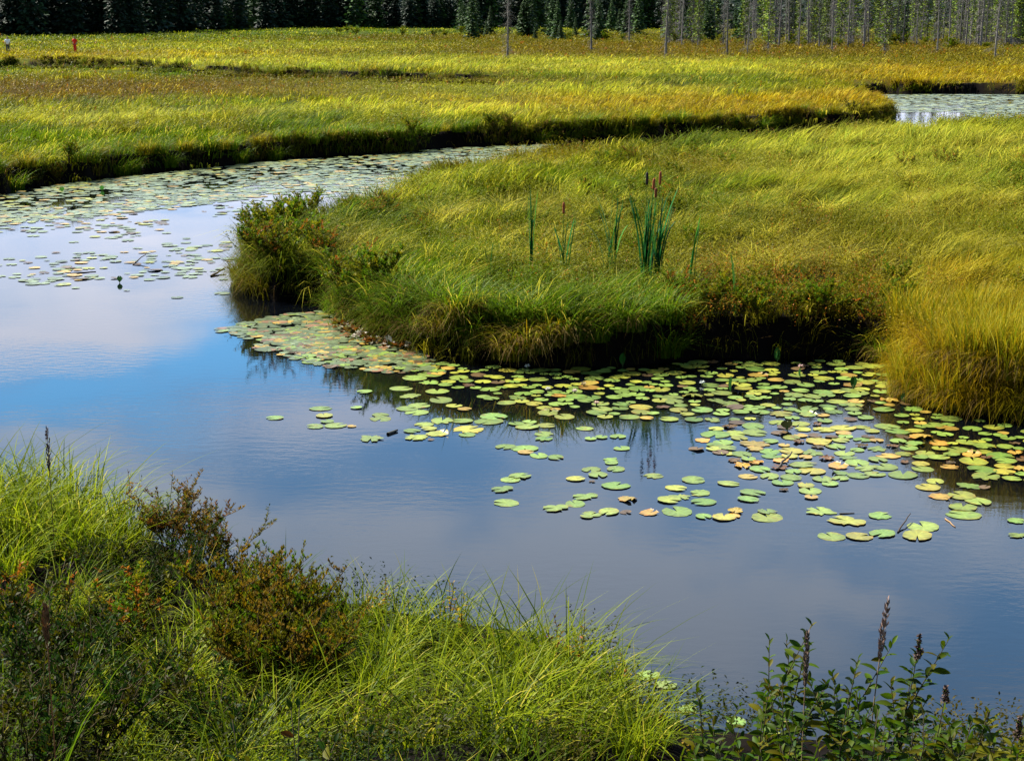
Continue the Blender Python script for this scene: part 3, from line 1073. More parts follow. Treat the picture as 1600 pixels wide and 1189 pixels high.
# shrubs of the near bank
for px, D, k, s_, lb in [
    (262, 10.4, 'brown', .72, 'brown leaved shrub beside the last sedge clump of the mound'), (300, 10.25, 'brown', .7, 'middle brown twiggy shrub at the water edge of the mound'),
    (345, 10.1, 'brown', .66, 'brown shrub with thin reddish leaves over the water'), (385, 9.95, 'brown', .55, 'outermost brown twiggy shrub with the water behind it'),
    (300, 9.7, 'dark', .7, 'dark shrub in the hollow below the brown twiggy shrubs'), (225, 9.8, 'dark', .62, 'dark shrub in the shaded hollow under the sedge mound'),
    (170, 9.3, 'dark', .6, 'shaded shrub at the foot of the mound'), 
    (60, 8.5, 'orange', .9, 'shrub with reddish tops below the mound, nearest the edge'), (200, 8.4, 'orange', .85, 'shrub with yellow tops beside the white tipped sedge'),
    (380, 8.6, 'gale', 1.0, 'feathery olive bush at the water edge behind the others'), (430, 8.3, 'gale', 1.05, 'feathery brown orange bush, tallest of its row'), (470, 8.4, 'gale', 1.0, 'feathery orange bush beside the sedge clumps'),
    (400, 7.7, 'gale', 1.0, 'feathery golden bush in the middle of the near bank'), (500, 7.7, 'gale', .9, 'feathery bush touching the arching sedge'),
    (150, 7.7, 'dark', .9, 'dark shrub in the shade below the reddish tops'), (230, 7.3, 'dark', .9, 'dark shrub beside the fresh green sedge clump'), (290, 6.9, 'dark', .85, 'dark shrub low in the shaded corner, away from the edge'), (110, 8.0, 'dark', .8, 'low dark shrub under the sedge at the foot of the mound'), (220, 9.0, 'dark', .7, 'dark shrub in front of the black hollow of the mound'), (275, 9.2, 'dark', .7, 'dark shrub at the mouth of the hollow beside the brown twigs'), (140, 9.7, 'dark', .6, 'dark shrub under the middle of the sedge mound'),
    (80, 7.5, 'dark', 1.1, 'dark shrub near the picture edge in the shaded corner'),
    (10, 7.0, 'dark', 1.0, 'dark shrub at the very corner'), (140, 6.5, 'dark', 1.1, 'dark shrub behind the blurred orange stalk'), (340, 6.7, 'dark', 1.0, 'dark shrub at the bottom edge of the picture'),
    (60, 6.0, 'dark', 1.1, 'dark shrub under the orange stalk at the bottom corner'),
]:
    shrub(px, D, k, s_, lb, 'shrubs of the near bank')


# ---------------- sprigs and tall leafy plants
def herb_mesh(h, nl, ls, cols, lw=.4, lean=.12, start=.3, flower=0.0, fcol=BROWN, branches=0):
    ms, mf, mh = MB(), MB(), MB()
    paths = []
    m = 7
    t = np.linspace(0, 1, m)
    a = U(0, 6.28)
    cv = lean * h * t ** 1.6
    main = np.stack([np.cos(a) * cv, np.sin(a) * cv, h * t], 1) + rng.normal(0, .006, (m, 3)) * t[:, None]
    paths.append(main)
    for b in range(branches):
        f = U(.35, .7)
        k = int(f * (m - 1))
        az = U(0, 6.28)
        L_ = h * U(.22, .42)
        tt = np.linspace(0, 1, m)
        p = main[k] + np.stack([np.cos(az) * L_ * .45 * tt, np.sin(az) * L_ * .45 * tt, L_ * tt], 1)
        paths.append(p)
    for q, p in enumerate(paths):
        tubes(ms, p, np.linspace(.0042, .0014, m)[None] * (1 if q == 0 else .7), np.array([.045, .035, .015]), 5)
        n = nl if q == 0 else nl // 2
        f = np.linspace(start if q == 0 else .15, .99, n)
        j = np.minimum((f * (m - 1)).astype(int), m - 2)
        fr = (f * (m - 1) - j)[:, None]
        b = p[j] * (1 - fr) + p[j + 1] * fr
        az = np.arange(n) * 2.4 + U(0, 6)
        el = U(.15, .55, n) + .75 * sstep(.75, 1, f)
        dv = np.stack([np.cos(az) * np.cos(el), np.sin(az) * np.cos(el), np.sin(el)], 1)
        cc = np.asarray(cols)[rng.integers(0, len(cols), n)] * U(.75, 1.25, n)[:, None]
        L_ = ls * U(.8, 1.15, n) * (1 - .45 * sstep(.7, 1, f))
        leaves(mf, b, dv, L_, L_ * lw, cc, .22, True)
    if flower:
        p = main[-1]
        n = 55
        zz = U(0, 1, n) ** 1.2
        rr = .014 * (1 - zz * .8) * U(.2, 1, n)
        az = U(0, 6.28, n)
        q = p + np.stack([np.cos(az) * rr, np.sin(az) * rr, (zz - .7) * flower * 1.6], 1)
        for _ in range(3):
            dv = rng.normal(0, 1, (n, 3))
            leaves(mh, q, dv, .011, .008, fcol * U(.6, 1.3, n)[:, None])
        return ms.mesh('stem', M_twig), mf.mesh('foliage', M_herb), mh.mesh('seed_head', M_twig)
    return ms.mesh('stem', M_twig), mf.mesh('foliage', M_herb), None


HG = [DGREEN * 1.0, GREEN * .55, GREEN * .4 + OLIVE * .15, GREEN * .7, YGREEN * .35]  # greens lowered to hold the shade of the leafy row in the colour


def herb(px, D, top, label, group=None, flower=0.0, nl=26, ls=.052, cols=HG, branches=2, name='leafy_plant', lw=.42, z=None, cat='plant', fcol=BROWN * .7, start=.3):
    x, y, z0 = place(px, D, z)
    zt = z_at(top, D)
    h = max(.12, zt - z0)
    ms, mf, mh = herb_mesh(h, nl, ls, cols, lw, .1, start, flower, fcol, branches)
    t = link(name, None, None, (x, y, z0), U(-.5, .5))
    tag(t, label, cat, group)
    link('stem', ms, t)
    link('foliage', mf, t)
    if mh:
        link('seed_head', mh, t)
    return t


for px, D, top, fl, lb in [
    (1192, 5.4, 985, 0, 'tallest leafy green plant of the bank row, with pale young top leaves'), (1238, 5.6, 996, 0, 'tall leafy plant close beside the tallest one'),
    (1288, 5.3, 1022, .0, 'leafy plant with small dark top leaves beside the tall grey grass stalk'), (1372, 5.2, 1000, .09, 'leafy plant topped by a tall brown seed head'),
    (1424, 5.0, 1068, .05, 'leafy plant with a dark purple brown seed head'), (1102, 5.5, 1080, 0, 'outermost leafy plant of the row beside the water corner'),
    (1158, 5.1, 1075, 0, 'leafy plant with spreading side twigs near the water corner'), (1310, 5.6, 1048, 0, 'leafy plant with yellowish top leaves in the middle of the row'),
    (1340, 5.0, 1072, 0, 'low leafy plant below the tall grey grass stalk'), (1482, 5.0, 1112, .0, 'leafy plant far along the row, before the faded yellow seed head'),
    (1536, 4.9, 1120, .08, 'last tall plant of the row with a faded yellow seed head'), (1592, 4.8, 1160, 0, 'small leafy plant at the picture edge ending the row'),
    (1216, 4.8, 1080, 0, 'shaded leafy plant in front of the tall pair'), (1270, 4.8, 1070, 0, 'shaded leafy plant in front of the middle of the row'),
    (1390, 4.8, 1105, 0, 'leafy plant in front of the brown seed head'), (1130, 4.8, 1120, 0, 'low leafy plant at the bottom edge by the water corner'),
    (1450, 4.7, 1120, 0, 'low leafy plant at the bottom edge before the purple brown head'), (1180, 4.5, 1130, 0, 'lowest leafy plant at the bottom edge under the tall pair'),
    (1330, 4.5, 1125, 0, 'lowest leafy plant at the bottom edge, middle of the row'), (1560, 4.6, 1165, 0, 'low yellowish plant under the faded seed head'), (1250, 4.5, 1120, .0, 'bushy plant at the bottom edge between the tall pair and the grass stalk'),
]:
    herb(px, D, top, lb, 'leafy plants along the near bank', fl * .6, 38 if top < 1060 else 28, .060, HG if px < 1460 else [OLIVE * .8, GREEN * .7, OLIVE], 5, fcol=np.array([.06, .035, .025]))
YL = [YGREEN, GOLD, YGREEN * .8, ORANGE * .6]
for px, D, top, cols, lb in [
    (700, 8.8, 908, YL, 'small sprig with yellow and orange leaves at the water edge'), (722, 8.7, 922, YL, 'second yellow leaved sprig beside the orange one'), (600, 8.9, 905, YL, 'yellow leaved sprig above the sedge, farther along the near bank'),
    (575, 8.9, 922, YL, 'low yellow sprig beside the other one on the near bank'), (420, 9.6, 880, YL, 'yellow sprig by the outermost brown shrub'), (258, 10.7, 737, [GREEN, OLIVE], 'green sprig rising above the brown shrubs'),
    (205, 10.9, 735, [RUST, OLIVE, ORANGE * .7], 'reddish sprig at the end of the sedge mound'), (440, 9.3, 900, [GREEN * 1.2, BGREEN], 'fresh green sprig at the water behind the bushes'),
    (963, 7.9, 1020, YL, 'yellow tipped sprig beside the curled orange pad'), (985, 7.7, 1030, YL, 'thin sprig with yellow buds at the water corner'), (945, 7.7, 1050, [OLIVE, BROWN, YGREEN], 'twiggy sprig below the curled orange pad'),
    (905, 7.9, 960, YL, 'sprig with round yellow leaves among the tall sedge'), (870, 8.2, 965, [ORANGE * .6, OLIVE], 'orange sprig hidden in the tall sedge'),
    (1010, 7.1, 1085, [OLIVE, BROWN, GREEN], 'small brown twiggy plant at the water corner'), (1035, 6.7, 1110, [OLIVE, BROWN * .8], 'low olive plant between sedge and leafy row'), (1070, 6.2, 1120, [OLIVE, GOLD * .5], 'low golden plant at the foot of the leafy row'),
]:
    herb(px, D, top, lb, 'sprigs on the near bank', 0, 18, .034, cols, 2, 'leafy_sprig', .45, start=.35)
for px, D, top, lb in [(470, 4.4, 1120, 'dark broad leaved plant at the bottom edge, half shaded'), (520, 4.3, 1100, 'broad leaved plant with reddish top at the bottom edge'), (560, 4.2, 1130, 'dark broad leaved plant beside the reddish topped one'), (425, 4.3, 1140, 'lowest broad leaved plant in the shade')]:
    herb(px, D, top, lb, 'broad leaved plants at the bottom edge', 0, 16, .062, [DGREEN, GREEN * .5, OLIVE * .6] + ([RUST * .5] if px == 520 else []), 2, 'broad_leaved_plant', .5)


# ---------------- tall grass stalks with seed heads
def stalk(px, D, top, head, cs, ch, label, lean=.03, z=None, fat=.012):
    x, y, z0 = place(px, D, z)
    h = z_at(top, D) - z0
    m = 8
    t = np.linspace(0, 1, m)
    P = np.stack([lean * h * t ** 2, 0 * t, h * t], 1)
    mb = MB()
    tubes(mb, P, np.linspace(.0032, .0018, m)[None], cs, 5)
    o = link('grass_stalk', None, None, (x, y, z0))
    tag(o, label, 'grass stalk', 'tall grass stalks on the near bank')
    link('stem', mb.mesh('stem', M_twig), o)
    mb = MB()
    n = 170
    f = U(0, 1, n) ** .8
    zz = h - head * f
    r = fat * np.sin(np.clip(f, 0, 1) * math.pi) ** .8 * U(.2, 1.2, n)
    az = U(0, 6.28, n)
    q = np.stack([lean * h * (zz / h) ** 2 + np.cos(az) * r, np.sin(az) * r, zz], 1)
    dv = np.stack([np.cos(az) * .35, np.sin(az) * .35, np.ones(n)], 1)
    leaves(mb, q, dv, .022, .007, np.asarray(ch) * U(.6, 1.35, n)[:, None])
    link('seed_head', mb.mesh('seed_head', M_twig), o)


stalk(86, 9.9, 668, .30, (.10, .05, .02), (.11, .07, .055), 'brown seed stalk standing high above the sedge mound', .0, fat=.014)
stalk(1335, 5.2, 938, .22, (.16, .11, .06), (.20, .13, .10), 'tall grey brown seed stalk rising over the leafy row', .05, fat=.008)
stalk(1236, 5.0, 988, .20, (.14, .09, .05), (.16, .11, .08), 'short pale seed stalk in front of the tall leafy pair', .0, fat=.005)
stalk(121, 4.6, 948, .12, (.20, .075, .02), (.17, .08, .03), 'orange dead stalk in the shaded corner', -.0, fat=.007)

# a few single long blades that stand free of the clumps
mb = MB()
for px, D, top, rz in [(20, 4.6, 1040, 1.8), (95, 5.0, 930, .1), (10, 4.4, 1100, .5), (80, 4.3, 1110, 1.0), (165, 4.3, 1178, 1.2)]:
    x, y, z0 = place(px, D)
    mb2 = MB()
    n = 5
    blades(mb2, np.stack([U(-.03, .03, n), U(-.03, .03, n), np.zeros(n)], 1), (z_at(top, D) - z0) * U(.6, 1.05, n), U(.009, .013, n), rz + rng.normal(0, .6, n), U(.1, .4, n), U(.05, .3, n), BGREEN * .6, BGREEN * .9, segs=(0, .2, .4, .6, .8, 1))
    o = link('grass_tuft', mb2.mesh('grass_tuft', M_tuss), None, (x, y, z0))
    tag(o, {20: 'tallest broad grass tuft in the bottom corner', 95: 'narrow upright grass tuft beside the orange stalk', 10: 'broad grass tuft at the picture corner', 80: 'short bright grass tuft under the orange stalk', 165: 'lowest bright grass tuft past the orange stalk'}[px], 'grass')


# ---------------- cattails
CT_L = [np.array([.012, .085, .016]), np.array([.030, .115, .014]), np.array([.010, .060, .016])]


def cattail_leaf(h, lean, ang, w, c, bend=0.0):
    mb = MB()
    blades(mb, np.array([[0., 0, -.05]]), h, w, ang, lean, bend, np.asarray(c)[None], np.asarray(c)[None] * 1.1, segs=(0, .2, .4, .6, .8, .93, 1), twist=.3, taper=.3)
    return mb.mesh('leaf', M_herb)


def cattail(px, base, top, nleaf, heads, spread, label, group='cattails on the peninsula'):
    D = None
    # the base is hidden in grass 0.45 m tall
    D = at(px, base, .85)[1]
    x, y, z0 = place(px, D)
    H = z_at(top, D) - z0
    o = link('cattail', None, None, (x, y, z0))
    tag(o, label, 'cattail', group)
    for k in range(nleaf):
        a = U(-.6, .6) + (0 if U(0, 1) < .62 else math.pi)
        l = link('leaf', cattail_leaf(H * U(.82, 1.06) * (.93 if heads else 1), U(.02, .22) * spread, a, U(.036, .052), CT_L[k % 3] * U(1.1, 1.7), U(0, .05) if U(0, 1) < .85 else .3), o, (U(-.07, .07) * spread, U(-.06, .06) * spread, 0))
    for (hx, hy, hl, col) in heads:
        zt = z_at(hy, D) - z0
        dx = (hx - px) / F * (D * cp + 3)
        bx = dx * .35
        m = 6
        t = np.linspace(0, 1, m)
        mb = MB()
        P = np.stack([bx + (dx - bx) * t ** 1.3, 0 * t, (zt + .06) * t], 1)
        tubes(mb, P, np.linspace(.006, .0022, m)[None], (.06, .10, .02), 5)
        st = link('stalk', mb.mesh('stalk', M_herb), o)
        mb = MB()
        tt = np.array([0, .06, .2, .8, .94, 1.0])
        rr = np.array([.004, .015, .018, .018, .015, .004])
        Q = np.stack([dx + 0 * tt - (dx - bx) * .12 * (1 - tt) * 1.0, 0 * tt - .002, zt - hl + hl * tt], 1)
        tubes(mb, Q, rr[None], col, 10)
        link('seed_head', mb.mesh('seed_head', M_cloth, True), st)


HB = (.24, .055, .016)
HD = (.018, .012, .012)
cattail(830, 395, 282, 7, [], .35, 'narrow pair of tall cattail leaves without a head, first of the cattails')
cattail(879, 405, 318, 11, [(880, 316, .16, HB)], 1.1, 'cattail with one red brown head and short spread leaves')
cattail(955, 402, 300, 15, [], 1.2, 'headless cattail clump of thin leaves between the two with heads')
cattail(1008, 412, 272, 22, [(1008, 269, .17, HD), (1018, 279, .15, HB)], .75, 'tall cattail carrying a blackish head above a dense sheaf of leaves')
cattail(1022, 410, 268, 20, [(1028, 268, .18, HB), (1022, 294, .13, (.14, .03, .008))], 1.1, 'tall cattail with a red brown head beside the blackish one')
cattail(768, 398, 374, 4, [], .8, 'short bluish cattail shoot low in the grass')
cattail(1080, 425, 330, 3, [], .6, 'thin headless cattail leaves just past the tall pair')
cattail(1150, 440, 385, 3, [], .5, 'short upright reed blades above the orange shrubs')

# ------------------------------------------------------------------ lily pads
def pad_outline(seg=20, notch=.2, ragged=.03):
    a = np.linspace(notch, 2 * math.pi - notch, seg)
    r = 1 + rng.normal(0, ragged, seg)
    r[0] = r[-1] = .97
    return a, r


def pad_mesh(kind='flat'):
    mb = MB()
    seg = 30
    a, r = pad_outline(seg, U(.08, .3), .025 if kind == 'flat' else .07)
    r = r * (1 + .05 * np.sin(a * 2 + U(0, 6)))
    if kind in ('torn', 'crumple'):
        for _ in range(rng.integers(2, 5)):
            c0, wd_ = U(.4, 5.9), U(.1, .3)
            r = r * (1 - U(.15, .5) * np.exp(-((a - c0) / wd_) ** 2))
    rings = [(.08, 0.0), (.5, .012), (.82, .02), (1.0, .012)]
    V = [np.array([[.0, 0, 0]])]
    for f, z in rings[1:]:
        x, y = np.cos(a) * r * f, np.sin(a) * r * f * .96
        zz = z + .012 * np.sin(a * 3 + U(0, 6)) * f
        if kind == 'curl':
            q = np.clip(x - .5, 0, 1)
            zz = zz + q * .9
            x = x - q * .55
        if kind == 'crumple':
            zz = zz + .16 * np.abs(np.sin(a * 2.5 + f * 3)) * f + rng.normal(0, .05, seg)
            x, y = x * .9, y * .8
        V.append(np.stack([x, y, zz], 1))
    V = np.concatenate(V)
    T = [np.array([[1.1, 1.08, .9]])]
    vein = np.where(np.arange(seg) % 3 == 0, 1.22, .93)
    worn = np.clip(fbm(np.cos(a) * 1.5 + U(0, 50), np.sin(a) * 1.5, 7) * 3 - 1.35, 0, 1)[:, None] * (1.0 if kind != 'flat' else .7)
    for k, (f, z) in enumerate(rings[1:]):
        base = (vein[:, None] * (1 - .12 * k)) * np.ones((1, 3))
        if k == 2:
            base = base * (1 - worn) + np.array([1.5, .75, .35]) * worn
        elif k == 1:
            base = base * (1 - worn * .45) + np.array([1.5, 1.0, .5]) * worn * .45
        T.append(base)
    T = np.concatenate(T)
    f3 = [[0, 1 + i, 2 + i] for i in range(seg - 1)]
    f4 = []
    for k in range(2):
        b = 1 + k * seg
        f4 += [[b + i, b + seg + i, b + seg + i + 1, b + i + 1] for i in range(seg - 1)]
    mb.add(V, [np.array(f3), np.array(f4)], T)
    return mb.mesh('lily_pad', M_pad, kind in ('flat', 'torn'))


PADS = {'flat': [pad_mesh() for _ in range(9)], 'torn': [pad_mesh('torn') for _ in range(5)], 'curl': [pad_mesh('curl') for _ in range(3)], 'crumple': [pad_mesh('crumple') for _ in range(4)]}
PC = {'g': (.135, .200, .030), 'y': (.215, .225, .025), 'o': (.29, .19, .03), 'b': (.09, .055, .02), 'k': (.080, .105, .042), 'p': (.13, .165, .075), 'r': (.19, .10, .05)}


def pscale(px, py):
    """photo pixels per metre on the water at this pixel"""
    x, y = at(px, py)
    return F / (y * cp + HC * sp)


pads = []      # (px, py, width in photo px, colour, label, group)
Z6 = """78 463 74 g|270 423 95 g|418 420 50 g|285 453 80 y|245 498 75 g|333 495 95 g|297 478 60 g|400 497 40 o|520 450 80 g|520 466 92 g|452 353 64 g|478 550 112 g|605 340 95 g|725 283 110 g|660 298 110 g|725 316 92 g|645 372 95 g|845 296 92 g|755 352 100 g|770 388 100 g|680 412 95 g|630 425 90 g|670 440 100 g|825 413 70 y|870 427 60 o|775 475 110 g|860 475 90 g|990 458 110 g|970 477 120 g|700 490 80 g|650 517 70 g|720 508 70 y|665 543 100 y|760 528 100 y|885 510 130 y|880 532 75 g|1085 487 70 g|1130 500 100 g|1210 495 80 y|1140 480 60 g|1200 530 80 g|1200 550 80 g|1395 550 50 g|1440 543 55 g|1510 541 66 g|1040 582 90 g|1120 590 110 g|1125 605 70 o|1178 620 85 g|1250 628 70 g|1100 705 100 g|1060 720 85 g|1025 760 96 g|1042 816 108 g|1247 838 110 g|1330 820 95 g|1370 790 110 g|1397 677 85 g|1425 700 90 g|1332 716 85 y|1500 745 120 g|1478 637 70 g|1395 867 100 g|1470 853 100 g|1550 802 90 o|1285 458 95 y|1370 507 75 g|1525 590 70 g|800 256 65 o|730 553 30 b|1400 727 28 b|1540 856 50 b|1480 650 60 g|1500 676 80 g|950 375 60 g|980 383 70 g|1045 400 80 g"""
Z7 = """752 745 122 g|862 785 150 y|1005 762 105 g|798 850 113 g|915 850 110 y|1010 838 115 g|1180 808 135 g|1155 847 135 y|1350 760 143 g|1345 728 115 g|1408 703 118 g|1575 785 80 g|1575 845 85 g|265 707 105 g|370 629 95 g|452 695 92 g|470 668 105 g|155 745 140 g|40 750 90 o|120 698 100 y|165 686 90 g|245 670 90 g|223 615 102 g|150 648 95 y|57 597 85 g|265 766 75 g|350 770 100 y|400 745 90 o|385 765 70 o|530 770 130 y|530 747 80 g|715 687 60 o|710 660 100 g|595 625 100 g|540 600 90 g|630 605 90 g|500 570 100 g|450 600 80 o|640 580 70 g|760 610 90 g|690 637 80 y|830 585 75 g|910 597 90 g|980 590 90 g|1095 593 130 g|940 565 100 g|905 543 108 g|685 550 120 g|550 515 90 g|540 495 90 g|425 507 90 g|1170 547 80 y|1290 560 80 o|1245 521 90 g|1390 538 120 y|1425 572 115 g|1440 600 130 g|1200 645 110 y|1340 680 120 y|1260 685 110 o|1230 620 80 y|1370 640 100 g|1550 610 80 g|1590 590 60 g|600 655 70 b|1435 645 50 b|690 520 60 o|600 470 50 o|690 640 60 o|335 500 70 b|235 485 70 b|365 505 60 y|800 435 60 b|950 435 60 b|1095 437 60 b|670 430 60 o|730 430 60 b|985 450 60 o|850 420 70 o|605 395 70 b|760 345 60 o|1245 460 90 o|1360 458 90 g|1440 475 90 g|1330 490 120 g|1505 515 110 g|1525 535 90 g|1580 485 50 g|815 475 90 g|905 490 60 g|1150 465 90 g|1120 480 80 g"""
LONE = {
    (78, 463): 'lone green lily pad farthest out on the open blue water', (270, 423): 'green pad behind the small open water cluster', (418, 420): 'faint small pad alone between the cluster and the mat',
    (285, 453): 'yellowish pad on top of the small open water cluster', (245, 498): 'front pad of the small open water cluster', (333, 495): 'large bright pad in the small open water cluster', (297, 478): 'half covered pad in the small open water cluster', (400, 497): 'orange dead pad beside the small open water cluster',
    (520, 450): 'upper pad of the overlapping pair on open water', (520, 466): 'lower pad of the overlapping pair on open water', (452, 353): 'small pad under the reflected bank', (478, 550): 'lone wide green pad beside the floating twig',
    (1100, 705): 'upper pad of a touching pair before the reflected cattail leaves', (1060, 720): 'lower pad of a touching pair before the reflected cattail leaves', (1025, 760): 'single pad just above a notched one, near the reflected cattail leaves', (1042, 816): 'notched round pad, lowest near the reflected cattail leaves',
    (1247, 838): 'wide pad joined to a smaller one below the reflected cattails', (1330, 820): 'smaller pad joined to a wide one below the reflected cattails', (1370, 790): 'thin seen pad above the joined two below the cattails reflection',
    (1395, 867): 'heart notched pad at the front edge, touching a pale one', (1470, 853): 'pale pad touching the heart notched one', (1550, 802): 'orange yellow pad floating by itself beside green ones', (1540, 856): 'small brown curled pad at the end of the pale pair', (1400, 727): 'tiny brown pad beside the yellowish one',
    (1332, 716): 'yellowish worn pad near the reflected cattails', (1500, 745): 'broad green pad in the reflection of the tall cattails',
}
LONE7 = {
    (752, 745): 'lone green pad left of the yellowish blotched one in open water', (862, 785): 'yellowish blotched pad alone in open water', (1005, 762): 'round notched pad alone in open water', (798, 850): 'heart shaped pad at the lowest row, end one',
    (915, 850): 'middle yellow green pad of the lowest row', (1010, 838): 'green pad of the lowest row beside the dead twig', (1180, 808): 'bright green pad above the brownish one by the dead twig', (1155, 847): 'brownish green pad below the bright one by the dead twig',
    (1350, 760): 'front pad of the bright group of three', (1345, 728): 'middle pad of the bright group of three', (1408, 703): 'back pad of the bright group of three', (1575, 785): 'upper pad cut by the picture edge in open water', (1575, 845): 'lower pad cut by the picture edge in open water',
    (155, 745): 'long green pad touching an orange one', (40, 750): 'orange pad touching the long green one', (530, 770): 'large yellow green pad at the front of the ragged raft', (350, 770): 'ragged yellow green pad in the raft', (400, 745): 'ragged orange pad at the middle of the raft', (265, 766): 'smooth green pad at the end of the ragged raft', (530, 747): 'green pad behind the large yellow green one of the raft', (385, 765): 'torn orange pad in the front of the raft',
    (265, 707): 'pad alone above the ragged raft', (370, 629): 'small pad alone between two groups', (452, 695): 'lower pad of two under the middle group', (470, 668): 'upper pad of two under the middle group', (1095, 593): 'large bright pad ending the chain of pads', (685, 550): 'wide pad beside the dead stick', (1245, 521): 'pad alone past the blue gap',
}
ZN = {'g': 'green', 'y': 'yellow green', 'o': 'orange', 'b': 'brown shrivelled', 'k': '', 'p': '', 'r': ''}
for txt, ox_, oy_, lone in ((Z6, 400, 480, LONE), (Z7, 1000, 520, LONE7)):
    for e in txt.split('|'):
        a_, b_, w_, c_ = e.split()
        a_, b_, w_ = int(a_), int(b_), int(w_)
        lb = lone.get((a_, b_))
        px, py = ox_ + a_ / 2.667, oy_ + b_ / 2.667
        gr = None
        if not lb:
            side = 'between the mat and open water below the cattails' if px < 1000 else ('in the loose raft in the middle' if px < 1330 else 'in the loose raft before the golden stand')
            lb = ZN[c_] + ' lily pad floating ' + side
            gr = 'lily pads ' + side + ': ' + ZN[c_]
        pads.append((px, py, w_ / 2.667, c_, lb, gr))
for px, py, w, c, lb in [(1012, 1055, 42, 'g', 'upper green pad in the water corner by the sedge'), (1040, 1071, 36, 'g', 'green pad below the upper one in the water corner'), (1075, 1109, 34, 'g', 'small pad between sedge and leafy row'),
                         (943, 1077, 36, 'o', 'curled orange pad in front of the tall sedge'), (935, 1090, 30, 'g', 'green pad under the curled orange one'), (1150, 1128, 34, 'g', 'bright pad glimpsed through the leafy row'), (1020, 1150, 40, 'g', 'lowest pad in the water corner, among sedge tips'), (1005, 1130, 22, 'g', 'small pad beside the lowest one in the water corner'), (1205, 1150, 36, 'y', 'yellowish pad hidden behind the leafy row'), (1222, 1130, 26, 'o', 'small orange pad hidden behind the leafy row')]:
    pads.append((px, py, w, c, lb, None))


def in_poly(P, x, y):
    ins = np.zeros(np.shape(x), bool)
    n = len(P)
    for i in range(n):
        (ax, ay), (bx, by) = P[i], P[(i + 1) % n]
        if ay == by:
            continue
        ins ^= ((ay > y) != (by > y)) & (x < ax + (y - ay) / (by - ay) * (bx - ax))
    return ins


def fill(poly, n, wr, cols, label, group, mind=.72, dens=None, seed=0, free=False):
    """scatter pads over a patch of water given by its outline on the photograph; sizes in metres"""
    P = np.array([at(a, b) for a, b in poly])
    lo, hi = P.min(0), P.max(0)
    out = []
    ex = [(at(p[0], p[1]), p[2] / pscale(p[0], p[1]) / 2) for p in pads]
    ex = [(e[0][0], e[0][1], e[1]) for e in ex]
    arr = np.array(ex) if ex else np.zeros((0, 3))
    tries = 0
    while len(out) < n and tries < n * 40:
        tries += 1
        x, y = U(lo[0], hi[0]), U(lo[1], hi[1])
        if not in_poly(P, np.array(x), np.array(y)):
            continue
        if dens is not None and U(0, 1) > dens(x, y):
            continue
        r = U(*wr) / 2
        if free:
            out.append((x, y, r))
            continue
        if len(arr):
            if np.any((arr[:, 0] - x) ** 2 + (arr[:, 1] - y) ** 2 < (mind * (arr[:, 2] + r)) ** 2):
                continue
        arr = np.vstack([arr, [x, y, r]])
        out.append((x, y, r))
    res = []
    for x, y, r in out:
        px, py = proj(x, y, 0.0)
        c = cols[rng.integers(len(cols))]
        res.append((float(px), float(py), float(2 * r * pscale(px, py)), c, ZN[c] + label, group + ': ' + ZN[c]))
    return res


MAT = [(645, 566), (760, 574), (830, 577), (1000, 574), (1100, 566), (1200, 566), (1300, 562), (1388, 572), (1396, 612), (1450, 646), (1600, 667), (1660, 676), (1640, 705), (1480, 695), (1330, 660), (1200, 655), (1080, 660), (930, 655), (830, 645), (740, 620), (690, 600)]
pads += fill(MAT, 330, (.10, .26), 'gggggyggyygyo' + 'b', ' lily pad in the crowded mat under the dark bank', 'lily pads of the crowded mat', .74)
RAFT = [(1130, 655), (1330, 660), (1480, 690), (1600, 705), (1640, 760), (1480, 735), (1330, 745), (1260, 770), (1180, 740), (1080, 690)]
pads += fill(RAFT, 75, (.15, .3), 'gggyybob', ' lily pad in the scattered raft before the golden stand', 'lily pads of the scattered raft', .8)
pads_big = sorted(pads, key=lambda p: -p[2] * (p[1] - HZ) / F * p[2])[:300]
keep = set(id(p) for p in pads_big)
small = [p for p in pads if id(p) not in keep]
k_ = 0
for p in pads_big:
    px, py, w, c, lb, gr = p
    x, y = at(px, py)
    kind = 'flat'
    if c == 'b':
        kind = 'crumple'
    elif c == 'o' and U(0, 1) < .6:
        kind = 'crumple' if U(0, 1) < .4 else 'curl'
    elif U(0, 1) < .02:
        kind = 'curl'
    elif U(0, 1) < .22:
        kind = 'torn'
    r = w / pscale(px, py) / 2
    me = PADS[kind][rng.integers(len(PADS[kind]))]
    o = link('lily_pad', me, None, (x, y, .003 + U(0, .007)), U(0, 6.28), (r, r * U(.88, 1.05), r * U(.3, .8)))
    o.rotation_euler = (U(-.03, .03), U(-.03, .03), o.rotation_euler[2])
    j = U(.72, 1.18) * (.85 if gr and 'crowded' in gr else 1)
    if c == 'b':
        o.scale = tuple(v * .72 for v in o.scale)
    cc = np.array(PC[c]) * j
    cc[0] *= U(.85, 1.2)
    o.color = (*cc, 1)
    tag(o, lb, 'lily pad', gr)

